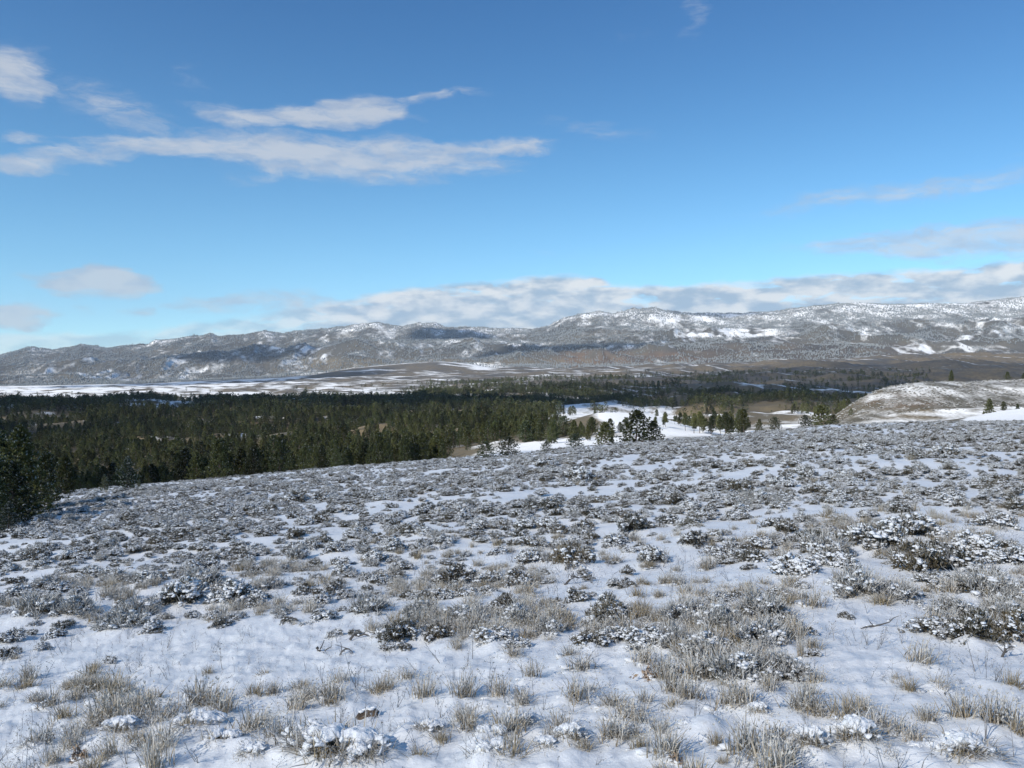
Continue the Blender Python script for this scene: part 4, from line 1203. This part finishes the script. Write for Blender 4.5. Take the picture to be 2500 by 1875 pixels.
# ------------------------------------------------------------------ sagebrush in place
SP = {'d': 'dark green sagebrush with bare snow-free sides', 'm': 'grey-green sagebrush with snow lumps', 'p': 'pale frosted sagebrush with upright stalks'}
def ground_pts(arr):
    a = np.array(arr, float)
    return a
def where_words(px, py):
    lr = 'at the left edge' if px < 110 else 'at the right edge' if px > 2100 else 'left of centre' if px < 800 else 'right of centre' if px > 1430 else 'near the centre'
    return lr
in_view = [i for i, s_ in enumerate(sage) if abs(s_[0] / s_[1]) < 0.66]
vis = sorted(in_view, key=lambda i: (not sage[i][5], -sage[i][3] / sage[i][1]))[:300]
vset = set(vis)
used = {}
def ordinal(k):
    return 'first second third fourth fifth sixth seventh eighth ninth tenth eleventh twelfth thirteenth fourteenth fifteenth sixteenth seventeenth eighteenth nineteenth twentieth'.split()[k]
NEARBY = [(735, 1560, 'the snow-draped tuft'), (1376, 930, 'the crest pine')]
def sage_label(s_, px, py, hero):
    tone = s_[4]
    wpx = s_[3] / s_[1] * F
    size = 'big' if wpx > 125 else 'small' if wpx < 70 else 'medium'
    look = {'d': 'dark sagebrush', 'm': 'snow-lumped grey sagebrush', 'p': 'pale stalky sagebrush'}[tone]
    row = 'edging the open snow' if 1340 < py < 1480 else 'high on the slope' if py < 1120 else 'midway up the slope' if py < 1230 else 'behind the front bushes'
    return '%s %s, %s, %s' % (size, look, row, where_words(px, py))
CNT = {}
rows = []
for i in vis:
    s_ = sage[i]
    px_, py_ = screen(s_[0], s_[1], s_[2])
    rows.append((i, px_, py_, sage_label(s_, px_, py_, s_[5])))
bylab = {}
for r_ in rows:
    bylab.setdefault(r_[3], []).append(r_)
final = {}
bylab = split_runs(bylab, lambda r_: -r_[2])
for lab, rs in bylab.items():
    rs.sort(key=lambda r_: r_[1])
    for k, r_ in enumerate(rs):
        if len(rs) == 1:
            final[r_[0]] = lab
        elif len(rs) <= 20:
            final[r_[0]] = lab + ', ' + ('first' if k == 0 else ordinal(k).strip()) + ' from left'
        else:
            final[r_[0]] = lab
def tidy(l):
    l = l.replace(', first from left', ', leftmost such')
    return ' '.join(l.split())
for n_, (i, px_, py_, lab) in enumerate(rows):
    x, y, z, w, tone, hero = sage[i]
    st_me, lf_me, sn_me = SAGE_M[tone][n_ % 4]
    hf_ = random.uniform(0.85, 1.15)
    e = thing('sagebrush', (x, y, z), (random.gauss(0, .05), random.gauss(0, .05), random.uniform(0, 6.28)), (w, w, w * hf_), tidy(final[i]), 'sagebrush', 'sagebrush on the snowy slope')
    link('stems', st_me, e); link('leaves', lf_me, e); link('snow', sn_me, e)
rs_ = [s_ for i, s_ in enumerate(sage) if i not in vset]
A = np.array([[s_[0], s_[1], s_[2], s_[3], 'dmp'.index(s_[4])] for s_ in rs_], float)
hv = rng.uniform(0.8, 1.2, len(A))
tu = turns(len(A), 0.06)
tu[:, 2] = rng.normal(0, 0.35, len(A)) + np.where(rng.uniform(size=len(A)) < 0.5, math.pi, 0)
scatter('sagebrush_cover', C_SAGE, A[:, :3], tu, np.stack([A[:, 3] * 1.1, A[:, 3] * 0.95, A[:, 3] * hv * 1.05], 1), A[:, 4].astype(int) * 4 + rng.integers(0, 4, len(A)), 'snow-capped sagebrush thickly covering the whole snowy slope', 'sagebrush')

# ------------------------------------------------------------------ grass tufts in place
tin = [i for i, s_ in enumerate(tufts) if abs(s_[0] / s_[1]) < 0.66]
tv_ = sorted(tin, key=lambda i: (not tufts[i][6], -tufts[i][3] / tufts[i][1]))[:300]
tset = set(tv_)
rows = []
for i in tv_:
    s_ = tufts[i]
    px_, py_ = screen(s_[0], s_[1], s_[2])
    wpx = s_[3] / s_[1] * F
    size = 'big' if wpx > 100 else 'small' if wpx < 62 else 'medium'
    look = {'pale': 'upright frosted grass tuft', 'tan': 'tan dry grass tuft', 'drape': 'snow-draped golden grass tuft'}[s_[5]]
    row = 'in the nearest snow' if py_ > 1575 else 'on the open snow' if py_ > 1440 else 'before the front sagebrush' if py_ > 1330 else 'among the sagebrush'
    rows.append((i, px_, py_, '%s %s, %s, %s' % (size, look, row, where_words(px_, py_))))
bylab = {}
for r_ in rows:
    bylab.setdefault(r_[3], []).append(r_)
final = {}
bylab = split_runs(bylab, lambda r_: -r_[2])
for lab, rs in bylab.items():
    rs.sort(key=lambda r_: r_[1])
    for k, r_ in enumerate(rs):
        final[r_[0]] = lab if len(rs) == 1 or len(rs) > 20 else lab + ', ' + ('first' if k == 0 else ordinal(k).strip()) + ' from left'
for n_, (i, px_, py_, lab) in enumerate(rows):
    x, y, z, w, h, kind, hero = tufts[i]
    g_me, s_me = TUFT_M[kind][n_ % 5]
    e = thing('grass_tuft', (x, y, z), (random.gauss(0, .06), random.gauss(0, .06), random.uniform(-0.6, 0.6) if kind == 'drape' else random.uniform(0, 6.28)), (w, w, h * 1.1), tidy(final[i]), 'grass tuft', 'grass tufts in the snow')
    link('blades', g_me, e); link('snow', s_me, e)
A = np.array([[s_[0], s_[1], s_[2], s_[3], s_[4], 0 if s_[5] == 'pale' else 1] for i, s_ in enumerate(tufts) if i not in tset], float)
scatter('frosted_grass', C_TUFT, A[:, :3], turns(len(A), 0.06), np.stack([A[:, 3], A[:, 3], A[:, 4]], 1), A[:, 5].astype(int) * 5 + rng.integers(0, 5, len(A)), 'frosted grass standing between the sagebrush all over the slope', 'grass')

# stalks
N5 = 5200
ys = np.sqrt(rng.uniform(3.2 ** 2, 13.0 ** 2, N5)); xs_ = rng.uniform(-0.7, 0.7, N5) * ys
zs_ = ground(xs_, ys)
ks = rng.uniform(size=N5) < np.clip(0.40 + 0.6 * fbm(xs_ / 1.2, ys / 1.2, 3, 122), 0.05, 1)
hs2 = rng.uniform(0.05, 0.17, ks.sum()) * np.where(rng.uniform(size=ks.sum()) < 0.15, 1.7, 1)
scatter('dry_stems', C_STALK, np.stack([xs_[ks], ys[ks], zs_[ks]], 1), turns(ks.sum(), 0.25), np.stack([hs2, hs2, hs2], 1), rng.integers(0, 8, ks.sum()), 'short dry stems poking out of the near snow', 'grass')
N6 = 9000
ys = np.sqrt(rng.uniform(3.1 ** 2, 11.0 ** 2, N6)); xs_ = rng.uniform(-0.7, 0.7, N6) * ys
zs_ = ground(xs_, ys)
ks = rng.uniform(size=N6) < np.clip(0.35 + 0.8 * fbm(xs_ / 0.8, ys / 0.8, 3, 126), 0.06, 1)
hs2 = rng.uniform(0.025, 0.07, ks.sum())
scatter('ground_litter', C_STALK, np.stack([xs_[ks], ys[ks], zs_[ks]], 1), turns(ks.sum(), 0.55), np.stack([hs2 * 1.6, hs2 * 1.6, hs2], 1), rng.integers(0, 8, ks.sum()), 'tiny dark stubble and litter showing through the near snow', 'litter')
HERO_STALK = [(60, 1480, 60), (45, 1475, 45), (80, 1482, 50), (745, 1655, 70), (1715, 1625, 90), (1985, 1660, 110), (2150, 1480, 70), (1665, 1420, 60), (1100, 1520, 90), (1055, 1500, 80), (1180, 1560, 70), (1300, 1500, 60), (1500, 1560, 80), (1560, 1540, 70), (1420, 1540, 60), (860, 1530, 60), (640, 1560, 80), (700, 1600, 80), (900, 1620, 60), (1010, 1650, 90), (200, 1560, 70), (120, 1600, 70), (330, 1650, 70), (430, 1655, 80), (1640, 1640, 60), (1860, 1655, 60), (2040, 1500, 60), (1940, 1590, 70), (2190, 1640, 80), (560, 1480, 50)]
stalk_count = {}
for k, (a, b2, h) in enumerate(sorted(HERO_STALK)):
    x, y, z = hit(a, b2)
    s2 = h / F * y
    o = link('dry_stalk', STALK_M[k % 8], None, label='x', category='weed', group='weed stalks in the near snow')
    near = 'beside the big snow-draped tuft' if 600 < a < 880 and b2 > 1560 else where_words(a, b2)
    lb_ = '%s dry weed stalk in near snow, %s' % ('tall' if h > 75 else 'short', near)
    stalk_count[lb_] = stalk_count.get(lb_, -1) + 1
    o['label'] = lb_ + ', ' + ORD[stalk_count[lb_]] + ' from left'
    o.location = (x, y, z); o.scale = (s2, s2, s2); o.rotation_euler = (random.gauss(0, .1), random.gauss(0, .15), random.uniform(0, 6.28))

# ------------------------------------------------------------------ single finds on the snow
x, y, z = hit(795, 1548)
bd = Bld(); rg = np.random.default_rng(3)
V = ICO2V.copy()
V = V * np.array([0.062, 0.05, 0.040]) * (1 + 0.25 * np.sin(V[:, [0]] * 4 + 1) * np.sin(V[:, [1]] * 3 + 2) + 0.12 * rg.normal(size=(len(V), 1)) * 0.5)
V[:, 2] = np.where(V[:, 2] > 0.022, 0.022 + (V[:, 2] - 0.022) * 0.35, V[:, 2]) + V[:, 0] * 0.25
bd.add(V, ICO2F)
e = thing('stone', (x, y, z + 0.006), (0, 0, 0.2), (1.35, 1.2, 1.15), 'brown angular stone poking out of the snow above the draped tuft', 'stone', None)
link('body', bd.mesh('body', M_rock), e)
bd = Bld()
for q in range(6):
    bd.blob(np.array([-0.03 + 0.011 * q, 0.012 + rg.normal(0, 0.008), 0.024 + 0.0035 * q]), (0.018, 0.015, 0.007), rg)
link('snow', bd.mesh('snow', M_snowcap, True), e)
def branch(px_, py_, pts, r, label, snowy=True):
    x, y, z = hit(px_, py_)
    s_ = y / F
    bd = Bld(); sb = Bld(); rg = np.random.default_rng(int(px_))
    P_ = np.array([(p[0] * s_, p[2] * s_ * 3, p[1] * s_) for p in pts])
    bd.tube(P_, np.linspace(r, r * 0.35, len(P_)) * s_, 6, 0.2, 0.05)
    for q in range(5):
        k = int(rg.integers(1, len(P_)))
        e_ = P_[k] + np.array([rg.normal(0, 14) * s_, rg.normal(0, 10) * s_, abs(rg.normal(6, 10)) * s_])
        bd.tube([P_[k], (P_[k] + e_) / 2 + rg.normal(0, 1.5 * s_, 3), e_], np.array([r * 0.5, r * 0.35, r * 0.2]) * s_, 4, 0.2, 0.1)
    for k in range(1, len(P_)):
        if rg.uniform() < 0.6:
            sb.blob(P_[k] + np.array([0, 0, r * 0.9 * s_]), np.array([4.5, 3, 1.6]) * s_, rg)
    if not sb.V:
        sb.blob(P_[1] + np.array([0, 0, r * s_]), np.array([4, 3, 1.6]) * s_, rg)
    e = thing('dead_branch', (x, y, z), (0, 0, 0), (1, 1, 1), label, 'branch', 'dead branches on the snow')
    link('wood', bd.mesh('wood', M_twig), e); link('snow', sb.mesh('snow', M_snowcap, True), e)
branch(770, 1380, [(-14, -2, 0), (-6, 8, 1), (4, 4, 2), (16, 9, 1), (30, 6, 0), (42, 10, 2), (56, 2, 3)], 3.0, 'dark gnarled dead branch at the front edge of the centre sagebrush')
branch(748, 1414, [(-14, -3, 0), (-10, 6, 0), (-2, 12, 0), (6, 12, 0), (12, 7, 0), (17, -3, 0)], 2.4, 'small dark arched dead twig on the open snow below the gnarled branch')
branch(690, 1408, [(-6, 10, 0), (0, 3, 0), (7, -3, 0)], 3.5, 'short brown broken stick leaning out of the snow left of the arched twig')
branch(1890, 1358, [(-30, -2, 0), (-16, 3, 1), (0, 5, 1), (14, 9, 0), (30, 14, 0)], 3.0, 'dark dead branch lying on the diagonal strip of open snow')
branch(2172, 1420, [(-10, -4, 0), (-3, 10, 0), (4, 18, 1), (14, 22, 1), (24, 20, 2)], 2.8, 'dark forked dead twig on the open snow near the right edge')
branch(1240, 1262, [(-20, -2, 0), (-8, 10, 1), (2, 16, 0), (12, 12, 2), (24, 18, 0)], 2.6, 'dark bare twigs of a dead shrub between centre sagebrush clumps')
def leafy(px_, py_, w, h, label):
    x, y, z = hit(px_, py_)
    s_ = y / F
    rg = np.random.default_rng(int(px_) + 1)
    bd = Bld(); sb = Bld(); st_ = Bld()
    for q in range(26):
        c_ = np.array([rg.normal(0, w * 0.22), rg.normal(0, w * 0.15), abs(rg.normal(h * 0.3, h * 0.22))]) * s_
        bd.spikes(c_ + rg.normal(0, 2 * s_, (5, 3)), unit(rg.normal(size=(5, 3)) + (0, 0, 0.4)), rg.uniform(7, 13, 5) * s_, 3.0 * s_, rg.uniform(0, 1, 5), rg.uniform(0, 0.3, 5))
    for q in range(3):
        e_ = np.array([rg.normal(0, w * 0.2), rg.normal(0, 4), h * rg.uniform(0.7, 1.2)]) * s_
        st_.tube([(0, 0, -3 * s_), e_ * 0.5 + rg.normal(0, s_, 3), e_], np.array([1.2, 1.0, 0.8]) * s_, 3, 0.3, 0.2)
        bd.spikes(e_, unit(rg.normal(size=(6, 3)) + (0, 0, 0.6)), 8 * s_, 2.6 * s_, 0.6, 0.15)
    for q in range(5):
        sb.blob(np.array([rg.normal(0, w * 0.2), rg.normal(0, w * 0.12), h * rg.uniform(0.25, 0.55)]) * s_, np.array([7, 6, 3]) * s_, rg)
    e = thing('dry_plant', (x, y, z), (0, 0, 0), (1, 1, 1), label, 'dry plant', 'dry brown plants in the snow')
    link('stems', st_.mesh('stems', M_twig), e); link('leaves', bd.mesh('leaves', M_brownleaf), e); link('snow', sb.mesh('snow', M_snowcap, True), e)
leafy(1408, 1468, 48, 30, 'rusty brown dry leafy plant alone on the open snow, centre right')
leafy(172, 1645, 30, 26, 'rusty brown dry leafy plant at the bottom left of the snow')
leafy(1460, 1655, 26, 22, 'small brown dry seed heads at the bottom edge, centre right')
leafy(2105, 1658, 26, 20, 'small brown dry leafy plant at the bottom edge below the right draped tuft')

# ------------------------------------------------------------------ clouds over and behind the camera that shade the land
M_cloud = bpy.data.materials.new('cloud'); M_cloud.use_nodes = True
t = NT(M_cloud.node_tree); t.n.clear()
out = t.node('ShaderNodeOutputMaterial')
tr = t.node('ShaderNodeBsdfTransparent'); df = t.node('ShaderNodeBsdfDiffuse'); tl = t.node('ShaderNodeBsdfTranslucent')
df.inputs[0].default_value = (0.85, 0.86, 0.88, 1); tl.inputs[0].default_value = (0.85, 0.86, 0.88, 1)
mx = t.node('ShaderNodeMixShader'); mx.inputs[0].default_value = 0.5
t.l.new(df.outputs[0], mx.inputs[1]); t.l.new(tl.outputs[0], mx.inputs[2])
ob = t.node('ShaderNodeTexCoord').outputs['Object']
rad = t.vmath('LENGTH', t.vmath('MULTIPLY', ob, (1, 1, 0)))
geo = t.node('ShaderNodeNewGeometry').outputs['Position']
nz = t.noise(geo, 0.004, 3, 0.55)
al = t.ramp(t.math('ADD', rad, t.math('MULTIPLY', t.math('SUBTRACT', nz, 0.5), 0.9)), 1.0, 0.62)
oi = t.node('ShaderNodeObjectInfo')
al = t.math('MULTIPLY', al, t.attr('thick'))
m2 = t.node('ShaderNodeMixShader')
t.l.new(al, m2.inputs[0]); t.l.new(tr.outputs[0], m2.inputs[1]); t.l.new(mx.outputs[0], m2.inputs[2])
t.l.new(m2.outputs[0], out.inputs[0])
CLOUD_Z = 2600.0
def cloud(cx, cy, rx, ry, rot, thick, gz=-40):
    rg = np.random.default_rng(int(abs(cx) + abs(cy)))
    V = ICO2V.copy()
    bmx = bmesh.new(); bmesh.ops.create_icosphere(bmx, subdivisions=4, radius=1)
    V = np.array([v.co for v in bmx.verts]); Fc = np.array([[v.index for v in f.verts] for f in bmx.faces]); bmx.free()
    k = rg.uniform(0, 9)
    V[:, 2] = np.where(V[:, 2] < 0, V[:, 2] * 0.25, V[:, 2] * (0.8 + 0.35 * fbm(V[:, 0] * 3 + k, V[:, 1] * 3, 3, 4)))
    V[:, :2] *= (1 + 0.10 * fbm(V[:, 0] * 2 + k, V[:, 1] * 2, 2, 8))[:, None]
    o = link('cloud', mk_mesh('cloud', V, Fc, [M_cloud], None, True, {'thick': np.full(len(V), thick)}), kind='stuff')
    s_ = (CLOUD_Z - gz) / SUN_DIR.z
    o.location = (cx + SUN_DIR.x * s_, cy + SUN_DIR.y * s_, CLOUD_Z)
    o.scale = (rx, ry, min(rx, ry) * 0.18)
    o.rotation_euler = (0, 0, rot)
    o['label'] = 'pale passing cloud high above the camera'; o['category'] = 'cloud'; o['group'] = 'clouds overhead'
#CLOUDS
cloud(-80, -40, 700, 250, -0.20, 0.28, -5)
cloud(-700, 960, 1350, 300, 0.04, 0.74)
cloud(1500, 2150, 1500, 1000, 0.1, 0.32, -90)
cloud(620, 1400, 700, 420, 0.1, 0.58)
cloud(-190, 205, 190, 85, -0.12, 0.62, -35)
cloud(-420, 560, 190, 70, 0.1, 0.55, -60)
cloud(-1500, 3950, 1100, 420, 0.1, 0.55, -190)
cloud(-700, 6900, 420, 380, 0.2, 0.6, 200)
cloud(-2300, 5900, 900, 420, 0.2, 0.5, 100)
cloud(300, 5500, 900, 350, 0.1, 0.5, 0)
cloud(2000, 7600, 500, 350, 0.2, 0.4, 200)

# ------------------------------------------------------------------ the air
hz_me = bpy.data.meshes.new('haze')
bmx = bmesh.new(); bmesh.ops.create_cube(bmx, size=1); bmx.to_mesh(hz_me); bmx.free()
hz = link('haze', hz_me, kind='stuff')
ZTOP, ZBOT = 640.0, -420.0
hz.scale = (30000, 15500, ZTOP - ZBOT)
hz.location = (0, 5500, (ZTOP + ZBOT) / 2)
hz['label'] = 'thin blue haze in the air over the valley'; hz['category'] = 'haze'
M_haze = bpy.data.materials.new('haze'); M_haze.use_nodes = True
t = NT(M_haze.node_tree); t.n.clear()
out = t.node('ShaderNodeOutputMaterial')
pv = t.node('ShaderNodeVolumePrincipled')
pv.inputs['Color'].default_value = (0.62, 0.78, 1.0, 1)
pv.inputs['Density'].default_value = 2.7e-5
pv.inputs['Anisotropy'].default_value = 0.0
t.l.new(pv.outputs[0], out.inputs['Volume'])
hz_me.materials.append(M_haze)
